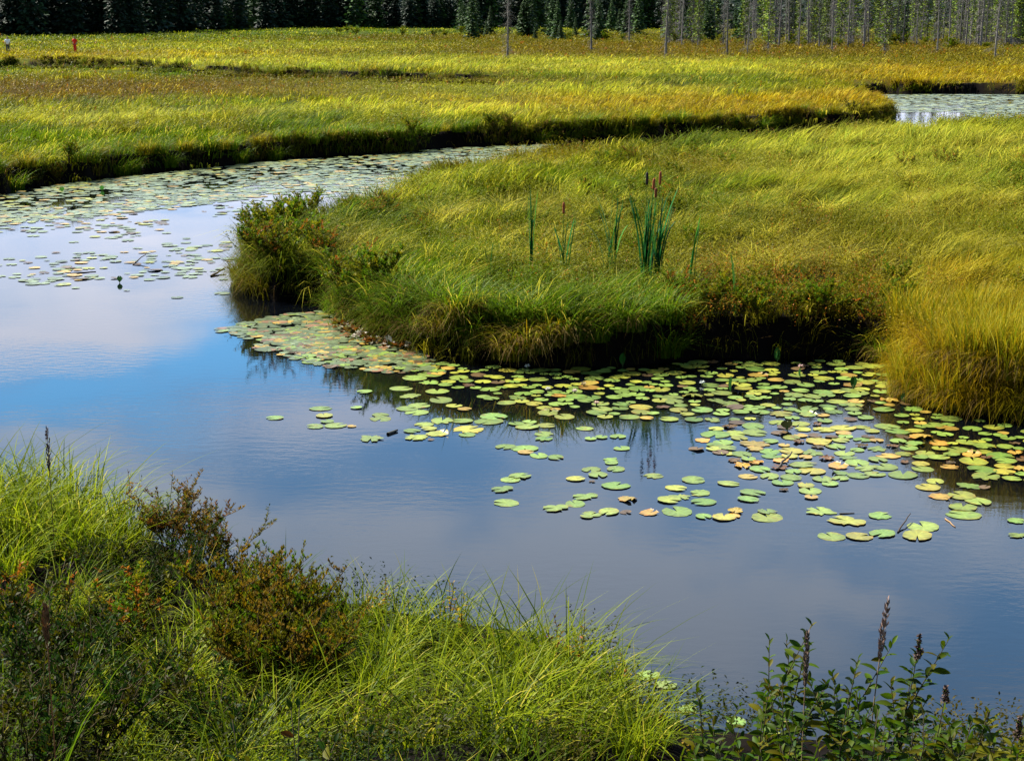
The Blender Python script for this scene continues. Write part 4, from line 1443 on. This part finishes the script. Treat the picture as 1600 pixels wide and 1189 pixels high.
# the rest of the pads: hundreds, far away
LEFT = [(-60, 306), (0, 304), (130, 284), (300, 266), (430, 252), (560, 244), (700, 232), (860, 226), (900, 262), (700, 292), (560, 320), (480, 300), (300, 322), (150, 338), (0, 350), (-60, 356)]
LEFT2 = [(-40, 352), (150, 335), (300, 320), (480, 298), (620, 322), (540, 355), (450, 380), (395, 400), (366, 440), (385, 466), (300, 468), (200, 470), (40, 445), (-40, 420)]
POOL = [(1340, 149), (1450, 148), (1600, 148.5), (1700, 149), (1700, 200), (1600, 186), (1520, 184), (1500, 176), (1400, 176), (1375, 162)]
CORNER = [(335, 517), (385, 505), (450, 490), (520, 486), (560, 520), (640, 548), (665, 560), (640, 572), (560, 560), (470, 553), (430, 538), (360, 524)]
small += fill(LEFT, 5200, (.12, .28), 'pppypkpkpo', '', '', dens=lambda x, y: .45 + .9 * float(sstep(.36, .56, vnoise(np.array(x * .4), np.array(y * .3), 403))), free=True)
small += fill(LEFT2, 420, (.10, .26), 'pppykpob', '', '', .8, lambda x, y: .06 + .94 * float(sstep(.52, .66, vnoise(np.array(x * .55), np.array(y * .35), 401))), free=True)
small += fill(POOL, 2600, (.2, .42), 'ppkpyp', '', '', free=True)
small += fill(CORNER, 620, (.08, .20), 'kkkkpkkkgkor', '', '', free=True)
CORNER2 = [(318, 519), (385, 494), (460, 476), (530, 484), (570, 520), (665, 552), (690, 585), (600, 585), (500, 572), (410, 548), (340, 530)]
small += fill(CORNER2, 420, (.07, .2), 'kkkpkgkorb', '', '', dens=lambda x, y: float(sstep(.42, .6, vnoise(np.array(x * 1.1), np.array(y * .8), 407))), free=True)
mb = MB()
for px, py, w, c, lb, gr in small:
    x, y = at(px, py)
    r = w / pscale(px, py) / 2
    a, rr = pad_outline(11, .25, .05)
    rz = U(0, 6.28)
    tx, ty = rng.normal(0, .012, 2)
    if c == 'b':
        tx, ty = rng.normal(0, .06, 2)
    dx, dy = np.cos(a + rz) * rr * r, np.sin(a + rz) * rr * r
    V = np.concatenate([[[x, y, .006]], np.stack([x + dx, y + dy, .006 + r * .02 + tx * dx + ty * dy], 1)])
    V[:, 2] = np.maximum(V[:, 2], .003) + U(0, .004)
    cc = np.array(PC[c]) * U(.75, 1.25)
    mb.add(V, [np.array([[0, 1 + i, 2 + i] for i in range(10)])], np.tile(cc, (len(V), 1)))
o = link('distant_lily_leaves', mb.mesh('distant_lily_leaves', M_padmass))
tag(o, 'hundreds of small lily leaves covering the far reaches of the river', 'lily pads', kind='stuff')

# brown litter washed into the corner of the peninsula
mb = MB()
P = np.array([at(a, b) for a, b in [(528, 498), (560, 512), (640, 543), (655, 552), (600, 545), (545, 532), (525, 512)]])
n = 1400
lo, hi = P.min(0), P.max(0)
x, y = U(lo[0], hi[0], n), U(lo[1], hi[1], n)
k = in_poly(P, x, y)
x, y = x[k], y[k]
n = len(x)
cols = np.array([RUST * .8, BROWN, BROWN * .5, RUST * .4, (.45, .40, .32), OLIVE])
dv = rng.normal(0, 1, (n, 3)) * np.array([1, 1, .5])
leaves(mb, np.stack([x, y, .02 + U(0, .07, n)], 1), dv, U(.05, .13, n), U(.03, .08, n), cols[rng.integers(0, 6, n)] * U(.6, 1.3, n)[:, None])
o = link('fallen_leaves', mb.mesh('fallen_leaves', M_leaf))
tag(o, 'brown dead leaves washed into the corner of the peninsula', 'leaf litter', kind='stuff')


# white buds, standing leaves, sticks
def bud(px, py, col, label):
    x, y = at(px, py)
    mb = MB()
    n = 7
    for ring, (el, ln) in enumerate(((.5, .038), (1.0, .042))):
        az = np.arange(n) * 2 * math.pi / n + ring * .4
        dv = np.stack([np.cos(az) * math.cos(el), np.sin(az) * math.cos(el), np.full(n, math.sin(el))], 1)
        leaves(mb, np.zeros((n, 3)) + np.array([0, 0, .02]), dv, ln, .02, np.array(col), rich=True)
    o = link('lily_flower', None, None, (x, y, 0))
    tag(o, label, 'water lily', 'lily flowers among the pads')
    link('petal_ring', mb.mesh('petal_ring', M_herb), o)
    mb = MB()
    tubes(mb, np.array([[0, 0, -.03], [0, 0, .0], [0, 0, .025]]), np.array([.006, .006, .012])[None], (.06, .10, .02), 6)
    link('stem', mb.mesh('stem', M_twig), o)


for px, py, col, lb in [(824, 576, (.75, .72, .6), 'white lily flower under the golden green tussock'), (856, 612, (.7, .68, .6), 'white bud above an orange pad in the mat'), (898, 615, (.7, .6, .5), 'pale bud in the middle of the mat'),
                        (932, 634, (.6, .45, .35), 'pinkish bud near the front of the mat'), (1251, 576, (.7, .5, .45), 'pink white flower before the black bank'), (1097, 602, (.65, .7, .65), 'small white flower lying among green pads'), (912, 604, (.6, .5, .3), 'yellowish bud deep in the mat')]:
    bud(px, py, col, lb)


def upright_leaf(px, py, hpx, label, col=(.02, .075, .015), rz=0, wide=.7):
    x, y = at(px, py)
    h = hpx / pscale(px, py) * .85
    wide = wide * .8
    mb = MB()
    m = 9
    t = np.linspace(0, 1, m)
    w = np.sin(np.clip(t * .92 + .06, 0, 1) * math.pi) ** .7 * h * wide * .5
    L_ = np.stack([-w, .35 * w, t * h + .02], 1)
    M_ = np.stack([0 * t, -.05 * h * t, t * h * .96], 1)
    R_ = np.stack([w, .35 * w, t * h + .02], 1)
    V = np.concatenate([L_, M_, R_])
    f = [[i, i + 1, m + i + 1, m + i] for i in range(m - 1)] + [[m + i, m + i + 1, 2 * m + i + 1, 2 * m + i] for i in range(m - 1)]
    mb.add(V, [np.array(f)], col)
    o = link('standing_lily_leaf', None, None, (x, y, 0), rz)
    tag(o, label, 'lily leaf', 'lily leaves standing out of the water')
    link('leaf', mb.mesh('leaf', M_herb), o)
    mb = MB()
    tubes(mb, np.array([[0, 0, -.06], [0, 0, .0], [0, 0, .05]]), np.array([.006, .006, .005])[None], (.06, .09, .02), 5)
    link('stem', mb.mesh('stem', M_twig), o)


upright_leaf(1215, 566, 26, 'large dark leaf standing against the black bank', rz=.5)
upright_leaf(1142, 613, 28, 'dark leaf standing in the mat before the orange shrubs', rz=1.2, wide=.8)
upright_leaf(1333, 608, 22, 'dark leaf standing in the mat near the golden stand', rz=-.3)
upright_leaf(973, 572, 22, 'bright green leaf standing under the thin tussock', (.04, .16, .02), .3)
upright_leaf(1250, 590, 16, 'small leaf standing behind the pink white flower', (.03, .10, .02), .9)
upright_leaf(1413, 630, 18, 'dark leaf bent against the foot of the golden stand', (.02, .08, .02), .4, 1.0)
upright_leaf(187, 442, 11, 'single dark leaf standing far out on the pale water', (.02, .06, .015), .2, 1.1)
upright_leaf(97, 300, 8, 'bright leaf standing in the far pad belt', (.05, .14, .02), .3, 1.4)
upright_leaf(160, 298, 8, 'second bright leaf standing in the far pad belt, past the bank bend', (.04, .14, .02), .8, 1.5)
upright_leaf(1230, 672, 16, 'blackish folded leaf in the gap of blue water', (.03, .035, .012), .2, 1.8)


def stick(p0, p1, r, z1, col, label, name='floating_stick', cat='stick'):
    a, b = at(*p0), at(*p1)
    m = 6
    t = np.linspace(0, 1, m)
    ln = math.hypot(b[0] - a[0], b[1] - a[1])
    P = np.stack([(b[0] - a[0]) * t, (b[1] - a[1]) * t, .004 + z1 * t], 1) + rng.normal(0, .02 * ln, (m, 3)) * np.array([1, 1, .2]) * np.sin(t * math.pi)[:, None]
    mb = MB()
    tubes(mb, P, np.linspace(r, r * .5, m)[None], col, 6)
    o = link(name, mb.mesh(name, M_twig), None, (a[0], a[1], 0))
    tag(o, label, cat)


stick((1214, 734), (1237, 716), .013, .06, (.06, .05, .04), 'dark stick lying between the pads of the middle raft')
stick((606, 679), (621, 674), .02, .01, (.05, .05, .04), 'dark floating twig beside the wide green pad')
stick((1403, 832), (1422, 812), .008, .05, (.05, .035, .025), 'dead twig leaning on the lowest row of pads')
stick((1477, 811), (1493, 824), .006, .0, (.30, .18, .08), 'pale straw floating below the bright group of three pads', 'floating_straw', 'straw')
stick((1312, 803), (1335, 802), .006, .0, (.10, .08, .06), 'thin straw floating above the yellowish blotched pad', 'floating_straw', 'straw')
stick((110, 428), (150, 425), .012, .0, (.05, .04, .03), 'thin dark stick on the far pale water')
stick((208, 414), (230, 406), .012, .12, (.05, .04, .03), 'bent twig poking out of the far pale water')
stick((330, 432), (352, 424), .02, .05, (.07, .05, .02), 'brown stick near the tip of the peninsula')
stick((1140, 482), (1160, 481), .012, .0, (.25, .22, .2), 'bleached twig caught on the black bank')

# ------------------------------------------------------------------ trees
def conifer_mesh(h, cols, dens=1.0, wide=.16, low=.015):
    mt, mc = MB(), MB()
    m = 6
    t = np.linspace(0, 1, m)
    tubes(mt, np.stack([0 * t, 0 * t, h * t], 1), np.linspace(.008 * h, .002 * h, m)[None], (.02, .018, .016), 6)
    n = int(330 * dens)
    f = U(low, 1, n) ** .9
    az = U(0, 6.28, n)
    L_ = (1 - f) ** .8 * wide * h * U(.55, 1.15, n) + .025 * h
    base = np.stack([0 * f, 0 * f, f * h], 1)
    # each branch: three drooping sprays
    for k in range(4):
        s0 = k * .25
        b = base + np.stack([np.cos(az), np.sin(az), 0 * az - .35 + .5 * s0], 1) * (L_ * s0)[:, None]
        dv = np.stack([np.cos(az + U(-.7, .7, n)), np.sin(az + U(-.7, .7, n)), U(-.6, .05, n)], 1)
        c = np.asarray(cols)[rng.integers(0, len(cols), n)] * U(.6, 1.4, n)[:, None]
        leaves(mc, b, dv, L_ * .5, L_ * .22 + .02 * h * .4, c, .1)
    return mt.mesh('trunk', M_bark), mc.mesh('crown', M_needle)


def bare_mesh(h, live=None, dens=1.0):
    mt, mc = MB(), MB()
    m = 9
    t = np.linspace(0, 1, m)
    P = np.stack([.03 * np.sin(t * 5 + U(0, 6)) * t, .03 * np.sin(t * 4 + U(0, 6)) * t, h * t], 1)
    ln_ = U(-.045, .045, 2) * h
    P[:, 0] += ln_[0] * t ** 1.5
    P[:, 1] += ln_[1] * t ** 1.5
    tubes(mt, P, np.linspace(.010 * h, .002 * h, m)[None] * U(.75, 1.2), (.15, .135, .12), 6)
    n = int(120 * dens)
    f = U(.04, .98, n)
    az = U(0, 6.28, n)
    L_ = (.35 + .65 * (1 - f)) * .10 * h * U(.4, 1.2, n)
    b = np.stack([ln_[0] * f ** 1.5, ln_[1] * f ** 1.5, f * h], 1)
    e = b + np.stack([np.cos(az) * L_, np.sin(az) * L_, -.35 * L_ + U(-.1, .2, n) * L_], 1)
    mid = (b + e) / 2 + np.array([0, 0, .02 * h * .5])
    tubes(mc, np.stack([b, mid, e], 1), np.array([.011, .008, .005])[None] * h / 9, (.13, .12, .11), 3)
    # fine dead twigs and lichen
    nt = n * 10
    i = rng.integers(0, n, nt)
    q = U(.1, 1, nt)[:, None]
    p = b[i] * (1 - q) + e[i] * q
    dv = rng.normal(0, 1, (nt, 3)) + np.array([0, 0, -.5])
    leaves(mc, p, dv, .034 * h * U(.5, 1.2, nt), .0022 * h, np.array([.12, .11, .10]) * U(.6, 1.3, nt)[:, None], .1)
    if live is not None:
        n = int(620 * dens)
        f = U(.12, 1, n)
        az = U(0, 6.28, n)
        L_ = (.25 + .75 * (1 - f)) * .11 * h * U(.4, 1.2, n)
        q = U(.1, 1, n)
        p = np.stack([ln_[0] * f ** 1.5 + np.cos(az) * L_ * q, ln_[1] * f ** 1.5 + np.sin(az) * L_ * q, f * h - .2 * L_], 1)
        dv = np.stack([np.cos(az), np.sin(az), U(-.4, .6, n)], 1)
        leaves(mc, p, dv, .034 * h, .019 * h, np.asarray(live)[rng.integers(0, len(live), n)] * U(.6, 1.4, n)[:, None], .1)
    return mt.mesh('trunk', M_bark), mc.mesh('crown', M_needle)


SPR = [np.array([.010, .026, .010]), np.array([.014, .034, .012]), np.array([.008, .020, .012])]  # near-black greens, standing in for cloud shadow over the forest
SPRL = [np.array([.030, .075, .010]), np.array([.045, .090, .010])]
LIVE = [np.array([.13, .19, .008]), np.array([.18, .22, .008]), np.array([.09, .16, .01])]
CON = {'dark': [conifer_mesh(15, SPR, 1.3, U(.13, .2)) for _ in range(4)], 'mid': [conifer_mesh(12, SPRL + SPR[1:2], 1.1, U(.13, .2)) for _ in range(4)]}
BARE = {'dead': [bare_mesh(10, None, U(.8, 1.2)) for _ in range(5)], 'half': [bare_mesh(10, LIVE, .9) for _ in range(2)], 'live': [bare_mesh(9, LIVE, 1.5) for _ in range(3)]}


def gz(x, y):
    d, _, _ = shore(np.array([x]), np.array([y]))
    return float(ground_z(np.array([x]), np.array([y]), d)[0])


def tree(px, D, lib, kind, sc, name, label, group):
    x = col_x(px, D, 1.0)
    o = link(name, None, None, (x, D, gz(x, D) - .1), U(0, 6.28), sc)
    tag(o, label, 'tree', group)
    k = rng.integers(len(lib[kind]))
    link('trunk', lib[kind][k][0], o)
    link('crown', lib[kind][k][1], o)


def tree_d(base):
    """distance of a tree whose foot shows at this photo row above knee-high plants"""
    v = math.atan((CY - base) / F)
    return 3.15 / math.tan(PITCH - v)


BL = ['slim bare grey tree standing farthest out by itself on the open meadow', 'grey bare tree with drooping dead twigs, first of the line on the rusty meadow', 'thin grey bare tree behind the first of the line', 'bare tree with reddish lower trunk in the middle of the rusty meadow',
      'twiggy grey tree set back from the reddish one', 'bare tree with a clean trunk foot between the twiggy one and the thicket', 'thin bare tree next to the clean trunked one']
for (px, b, k, s_), lb in zip([(793, 86, 'dead', .9), (924, 79, 'dead', 1.0), (983, 66, 'dead', 1.0), (1040, 86, 'dead', 1.05), (1065, 70, 'dead', 1.15), (1136, 84, 'dead', 1.0), (1168, 82, 'dead', .9)], BL):
    tree(px, tree_d(b), BARE, k, s_, 'bare_tree', lb, 'isolated bare trees on the rusty meadow')
for px, b, k, s_ in [(1200, 78, 'half', 1.0), (1248, 72, 'dead', 1.1), (1263, 69, 'dead', 1.1), (1280, 71, 'half', 1.0), (1300, 77, 'dead', 1.0), (1325, 70, 'dead', 1.1), (1352, 66, 'dead', 1.2), (1382, 79, 'live', 1.1), (1400, 66, 'dead', 1.2),
                     (1432, 70, 'dead', 1.1), (1465, 77, 'dead', 1.1), (1483, 70, 'dead', 1.2), (1500, 66, 'dead', 1.2), (1530, 66, 'live', 1.1), (1555, 86, 'dead', 1.1), (1575, 66, 'dead', 1.2), (1592, 66, 'live', 1.1), (1610, 72, 'dead', 1.1)]:
    lb = {1382: 'bare stemmed tree with yellow green tufts, standing nearest in the thicket', 1555: 'dark straight dead tree rooted nearest the rusty meadow', 1200: 'half dead tree with a few green tufts at the start of the thicket'}.get(px)
    lb2 = {'dead': 'grey dead tree in the front row of the bare thicket', 'half': 'half dead tree with thin green tufts in the front row of the thicket', 'live': 'yellow green larch like tree in the front row of the thicket'}[k]
    tree(px, tree_d(b), BARE, k, s_, 'bare_tree' if k != 'live' else 'tufted_tree', lb or lb2, None if lb else 'front row of the bare thicket: ' + k)
for i in range(190):
    px = U(1020, 1640)
    if U(0, 1) > .25 + .75 * (px - 1020) / 560:
        continue
    k = ['dead', 'live', 'dead', 'half', 'dead'][i % 5]
    tree(px, U(205, 290), BARE, k, U(.95, 1.4), 'bare_tree' if k != 'live' else 'tufted_tree', {'dead': 'grey dead tree deep in the bare thicket', 'half': 'thinly tufted tree deep in the bare thicket', 'live': 'yellow green tree deep in the bare thicket'}[k], 'trees deep in the bare thicket: ' + k)
# forest edge
for i, px in enumerate(np.linspace(-30, 1100, 105)):
    px = px + U(-6, 6)
    D = np.interp(px, [-30, 200, 450, 800, 1100], [318, 335, 400, 410, 380]) + U(0, 14)
    k = 'dark' if px < 350 or U(0, 1) < .55 else 'mid'
    tree(px, D, CON, k, U(.75, 1.3), 'spruce_tree', 'blackish spruce at the edge of the shaded forest' if k == 'dark' else 'smaller green spruce at the edge of the dark forest', 'spruces along the forest edge: ' + k)
for i in range(70):
    px = U(720, 1420)
    tree(px, U(255, 400), CON, 'mid', U(.22, .75), 'young_spruce', 'small young spruce before the dark forest', 'young spruces before the forest')
# the wood behind reads as one mass
mb = MB()
n = 1500
a = np.radians(U(-26, 26, n))
D = U(0, 1, n) ** .8 * 150 + np.interp(np.degrees(a), [-20, -14, -8, 0, 8, 20], [335, 350, 415, 425, 395, 330])
k = (np.degrees(a) < 7) | (U(0, 1, n) < .45)
a, D = a[k], D[k]
n = len(a)
x, y = D * np.sin(a), D * np.cos(a)
d_, _, _ = shore(x, y)
z = ground_z(x, y, d_)
hh = U(11, 19, n)
nb = 60
i = np.repeat(np.arange(n), nb)
f = U(.03, 1, n * nb)
az = U(0, 6.28, n * nb)
L_ = ((1 - f) * .15 + .03) * hh[i] * U(.6, 1.2, n * nb)
b = np.stack([x[i], y[i], z[i] + f * hh[i]], 1)
dv = np.stack([np.cos(az), np.sin(az), U(-.7, -.1, n * nb)], 1)
cc = np.asarray(SPR)[rng.integers(0, 3, n * nb)] * (U(.5, 1.2, n)[i] * U(.7, 1.3, n * nb))[:, None]
leaves(mb, b, dv, L_, L_ * .5, cc, .1)
o = link('spruce_forest', mb.mesh('spruce_forest', M_needle))
tag(o, 'dark dense spruce forest closing the bog', 'forest', kind='stuff')
# yellow green shrubs along the forest foot
BUSH = [shrub_mesh(14, 1.6, 1.2, 900, .16, [YGREEN * .7, GREEN, OLIVE, BGREEN * .7], lw=.6) for _ in range(3)]
for i in range(46):
    px = U(520, 1600)
    D = np.interp(px, [330, 450, 800, 1100, 1600], [330, 345, 330, 260, 215]) + U(-40, 10)
    x = col_x(px, D, 1)
    o = link('meadow_bush', None, None, (x, D, gz(x, D) - .1), U(0, 6), U(.5, 1.15))
    tag(o, 'low yellow green bush at the foot of the far trees', 'bush', 'bushes at the foot of the far trees')
    k = rng.integers(3)
    link('stems', BUSH[k][0], o)
    link('foliage', BUSH[k][1], o)


# ------------------------------------------------------------------ two walkers far out on the meadow
def skin_body(name, V, E, R, mat_col, parent):
    me = bpy.data.meshes.new(name)
    me.from_pydata(V, E, [])
    o = bpy.data.objects.new(name, me)
    COL.objects.link(o)
    md = o.modifiers.new('skin', 'SKIN')
    for i, r in enumerate(R):
        me.skin_vertices[0].data[i].radius = (r, r)
    me.skin_vertices[0].data[0].use_root = True
    ss = o.modifiers.new('sub', 'SUBSURF')
    ss.levels = ss.render_levels = 1
    dg = C.evaluated_depsgraph_get()
    ev = o.evaluated_get(dg)
    m2 = bpy.data.meshes.new_from_object(ev)
    m2.name = name
    for p in m2.polygons:
        p.use_smooth = True
    bpy.data.objects.remove(o)
    a_ = m2.attributes.new('tint', 'FLOAT_COLOR', 'POINT')
    a_.data.foreach_set('color', np.tile(np.array([*mat_col, 1.0], np.float32), len(m2.vertices)))
    m2.materials.clear()
    m2.materials.append(M_cloth)
    return link(name, m2, parent)


def person(px, head, D, shirt, trousers, label, rz):
    x = col_x(px, D, 1.2)
    z0 = gz(x, D)
    o = link('person', None, None, (x, D, z0), rz)
    tag(o, label, 'person')
    s_ = 1.0
    V = [(0, 0, .95), (0, 0, 1.15), (0, .01, 1.38), (0, 0, 1.5), (0, -.01, 1.6), (0, -.01, 1.72),
         (.17, 0, 1.40), (.24, .02, 1.15), (.22, -.1, .92), (-.17, 0, 1.40), (-.24, .03, 1.15), (-.21, -.12, .93),
         (.09, 0, .9), (.11, -.08, .48), (.11, .06, .07), (.11, -.1, .03), (-.09, 0, .9), (-.10, .04, .48), (-.10, .16, .08), (-.10, .02, .03)]
    E = [(0, 1), (1, 2), (2, 3), (3, 4), (4, 5), (2, 6), (6, 7), (7, 8), (2, 9), (9, 10), (10, 11), (0, 12), (12, 13), (13, 14), (14, 15), (0, 16), (16, 17), (17, 18), (18, 19)]
    R = [.13, .12, .15, .06, .095, .08, .07, .048, .035, .07, .048, .035, .09, .06, .04, .035, .09, .06, .04, .035]
    skin_body('body', V, E, R, (.30, .17, .11), o)
    Vs = [(0, 0, .88), (0, 0, 1.15), (0, .01, 1.38), (0, 0, 1.47), (.18, 0, 1.41), (.25, .02, 1.16), (-.18, 0, 1.41), (-.25, .03, 1.16)]
    Es = [(0, 1), (1, 2), (2, 3), (2, 4), (4, 5), (2, 6), (6, 7)]
    skin_body('shirt', Vs, Es, [.17, .155, .18, .07, .09, .068, .09, .068], shirt, o)
    Vt = [(0, 0, .97), (.09, 0, .88), (.11, -.08, .48), (.11, .05, .12), (-.09, 0, .88), (-.10, .04, .48), (-.10, .15, .12)]
    Et = [(0, 1), (1, 2), (2, 3), (0, 4), (4, 5), (5, 6)]
    skin_body('trousers', Vt, Et, [.145, .105, .078, .06, .105, .078, .06], trousers, o)
    skin_body('hair', [(0, .02, 1.66), (0, .015, 1.75)], [(0, 1)], [.10, .085], (.03, .02, .015), o)


person(12, 57, 172, (.75, .76, .78), (.03, .035, .05), 'walker in a white shirt and dark trousers wading through the far meadow', .3)
person(117, 57, 172, (.65, .02, .01), (.55, .03, .015), 'walker dressed all in red on the far meadow', -.2)

# ------------------------------------------------------------------ light, sky, render settings
SUN_AZ, SUN_EL = math.radians(-52), math.radians(43)      # azimuth from the view direction (negative: left), elevation
s = Vector((math.sin(SUN_AZ) * math.cos(SUN_EL), math.cos(SUN_AZ) * math.cos(SUN_EL), math.sin(SUN_EL)))
ld = bpy.data.lights.new('sun', 'SUN')
ld.energy = 5.0
ld.angle = math.radians(.5)
ld.color = (1, .95, .86)
lo = bpy.data.objects.new('sun', ld)
COL.objects.link(lo)
lo.rotation_euler = s.to_track_quat('Z', 'Y').to_euler()

wd = bpy.data.worlds.new('World')
SC.world = wd
wd.use_nodes = True
N, L = wd.node_tree.nodes, wd.node_tree.links
bg = N['Background']
bg.inputs['Strength'].default_value = .06
sky = N.new('ShaderNodeTexSky')
sky.sky_type = 'NISHITA'
sky.sun_disc = False
sky.sun_elevation = SUN_EL
sky.sun_rotation = SUN_AZ
sky.ozone_density = 2.5
sky.dust_density = .4


def math_n(op, a, b=None, c=None, clamp=False):
    n = N.new('ShaderNodeMath')
    n.operation = op
    n.use_clamp = clamp
    for i, v in enumerate((a, b, c)):
        if v is None:
            continue
        if isinstance(v, (int, float)):
            n.inputs[i].default_value = v
        else:
            L.new(v, n.inputs[i])
    return n.outputs[0]


def ramp(v, a, b, lo=0., hi=1.):
    n = N.new('ShaderNodeMapRange')
    n.interpolation_type = 'SMOOTHSTEP'
    n.inputs['From Min'].default_value = a
    n.inputs['From Max'].default_value = b
    n.inputs['To Min'].default_value = lo
    n.inputs['To Max'].default_value = hi
    L.new(v, n.inputs['Value'])
    return n.outputs[0]


tc = N.new('ShaderNodeTexCoord')
sx = N.new('ShaderNodeSeparateXYZ')
L.new(tc.outputs['Generated'], sx.inputs[0])
X, Y, Z = sx.outputs
zc = math_n('ADD', math_n('MAXIMUM', Z, 0.0), .12)
cx = N.new('ShaderNodeCombineXYZ')
L.new(math_n('DIVIDE', X, zc), cx.inputs[0])
L.new(math_n('DIVIDE', Y, zc), cx.inputs[1])


def cloud(scale, detail, w):
    n = N.new('ShaderNodeTexNoise')
    n.noise_dimensions = '4D'
    n.inputs['W'].default_value = w
    n.inputs['Scale'].default_value = scale
    n.inputs['Detail'].default_value = detail
    n.inputs['Roughness'].default_value = .55
    L.new(cx.outputs[0], n.inputs['Vector'])
    return n.outputs['Fac']


n_big, n_mid, n_det = cloud(.9, 3, 1.3), cloud(2.6, 6, 4.2), cloud(5.5, 7, 9.1)


def blob(px, py, rx, ry, rough=3.0):
    """soft patch of the sky seen mirrored at a place on the river: 1 in the middle, 0 outside"""
    az, el = math.atan((px - CX) / F), PITCH - math.atan((CY - py) / F)
    kx = math_n('DIVIDE', math_n('SUBTRACT', math_n('DIVIDE', X, math_n('MAXIMUM', Y, .05)), math.tan(az)), rx / F)
    kz = math_n('DIVIDE', math_n('SUBTRACT', Z, math.sin(el)), ry / F)
    r = math_n('ADD', math_n('MULTIPLY', kx, kx), math_n('MULTIPLY', kz, kz))
    r = math_n('ADD', r, math_n('MULTIPLY', math_n('SUBTRACT', n_det, .5), rough))
    return math_n('MULTIPLY', ramp(r, .2, 1.7, 1., 0.), ramp(Y, .2, .5))


gap = math_n('MAXIMUM', blob(390, 540, 250, 66, 3.2), math_n('MAXIMUM', blob(80, 592, 200, 46, 3.6), blob(268, 660, 80, 20, 2.5)))
front = ramp(Y, -.1, .5)                              # clouds kept ahead only; clear sky behind is made up to lessen fill light
low = ramp(Z, .150, .235, 1., 0.)                     # bank of bright cloud low in the sky
white = math_n('MULTIPLY', low, ramp(n_mid, .36, .6, .35, 1.))
puff = math_n('MAXIMUM', math_n('MULTIPLY', blob(470, 650, 220, 34, 3.5), .6), math_n('MULTIPLY', blob(70, 505, 230, 40, 3.0), .95))
white = math_n('MAXIMUM', math_n('MULTIPLY', white, math_n('SUBTRACT', 1.0, gap)), puff)
white = math_n('MULTIPLY', white, front)
grey = math_n('MULTIPLY', ramp(math_n('ADD', math_n('MULTIPLY', n_mid, .6), math_n('MULTIPLY', n_big, .4)), .42, .58, 0., 1.), ramp(Z, .40, .6, 1., 0.))
grey = math_n('MULTIPLY', math_n('MULTIPLY', grey, front), math_n('SUBTRACT', 1.0, gap))


def mix(f, a, b):
    n = N.new('ShaderNodeMix')
    n.data_type = 'RGBA'
    L.new(f, n.inputs[0])
    for i, v in ((6, a), (7, b)):
        if isinstance(v, tuple):
            n.inputs[i].default_value = v
        else:
            L.new(v, n.inputs[i])
    return n.outputs[2]


c0 = mix(math_n('MULTIPLY', ramp(Z, .35, .6, 1., 0.), front), sky.outputs[0], SKY_CLEAR)
c1 = mix(gap, mix(grey, c0, SKY_GREY), SKY_BLUE)
c2 = mix(white, c1, SKY_WHITE)
L.new(c2, bg.inputs['Color'])

SC.view_settings.view_transform = 'Standard'
SC.view_settings.look = 'None'
SC.view_settings.exposure = EXPO
SC.view_settings.gamma = 1
SC.render.engine = 'CYCLES'
cy = SC.cycles
cy.max_bounces = 6
cy.diffuse_bounces = 2
cy.glossy_bounces = 3
cy.transmission_bounces = 3
cy.transparent_max_bounces = 4
cy.caustics_reflective = False
cy.caustics_refractive = False
cy.use_denoising = True
try:
    cy.denoiser = 'OPENIMAGEDENOISE'
    cy.denoising_input_passes = 'RGB_ALBEDO_NORMAL'
except Exception:
    pass
SC.render.film_transparent = False
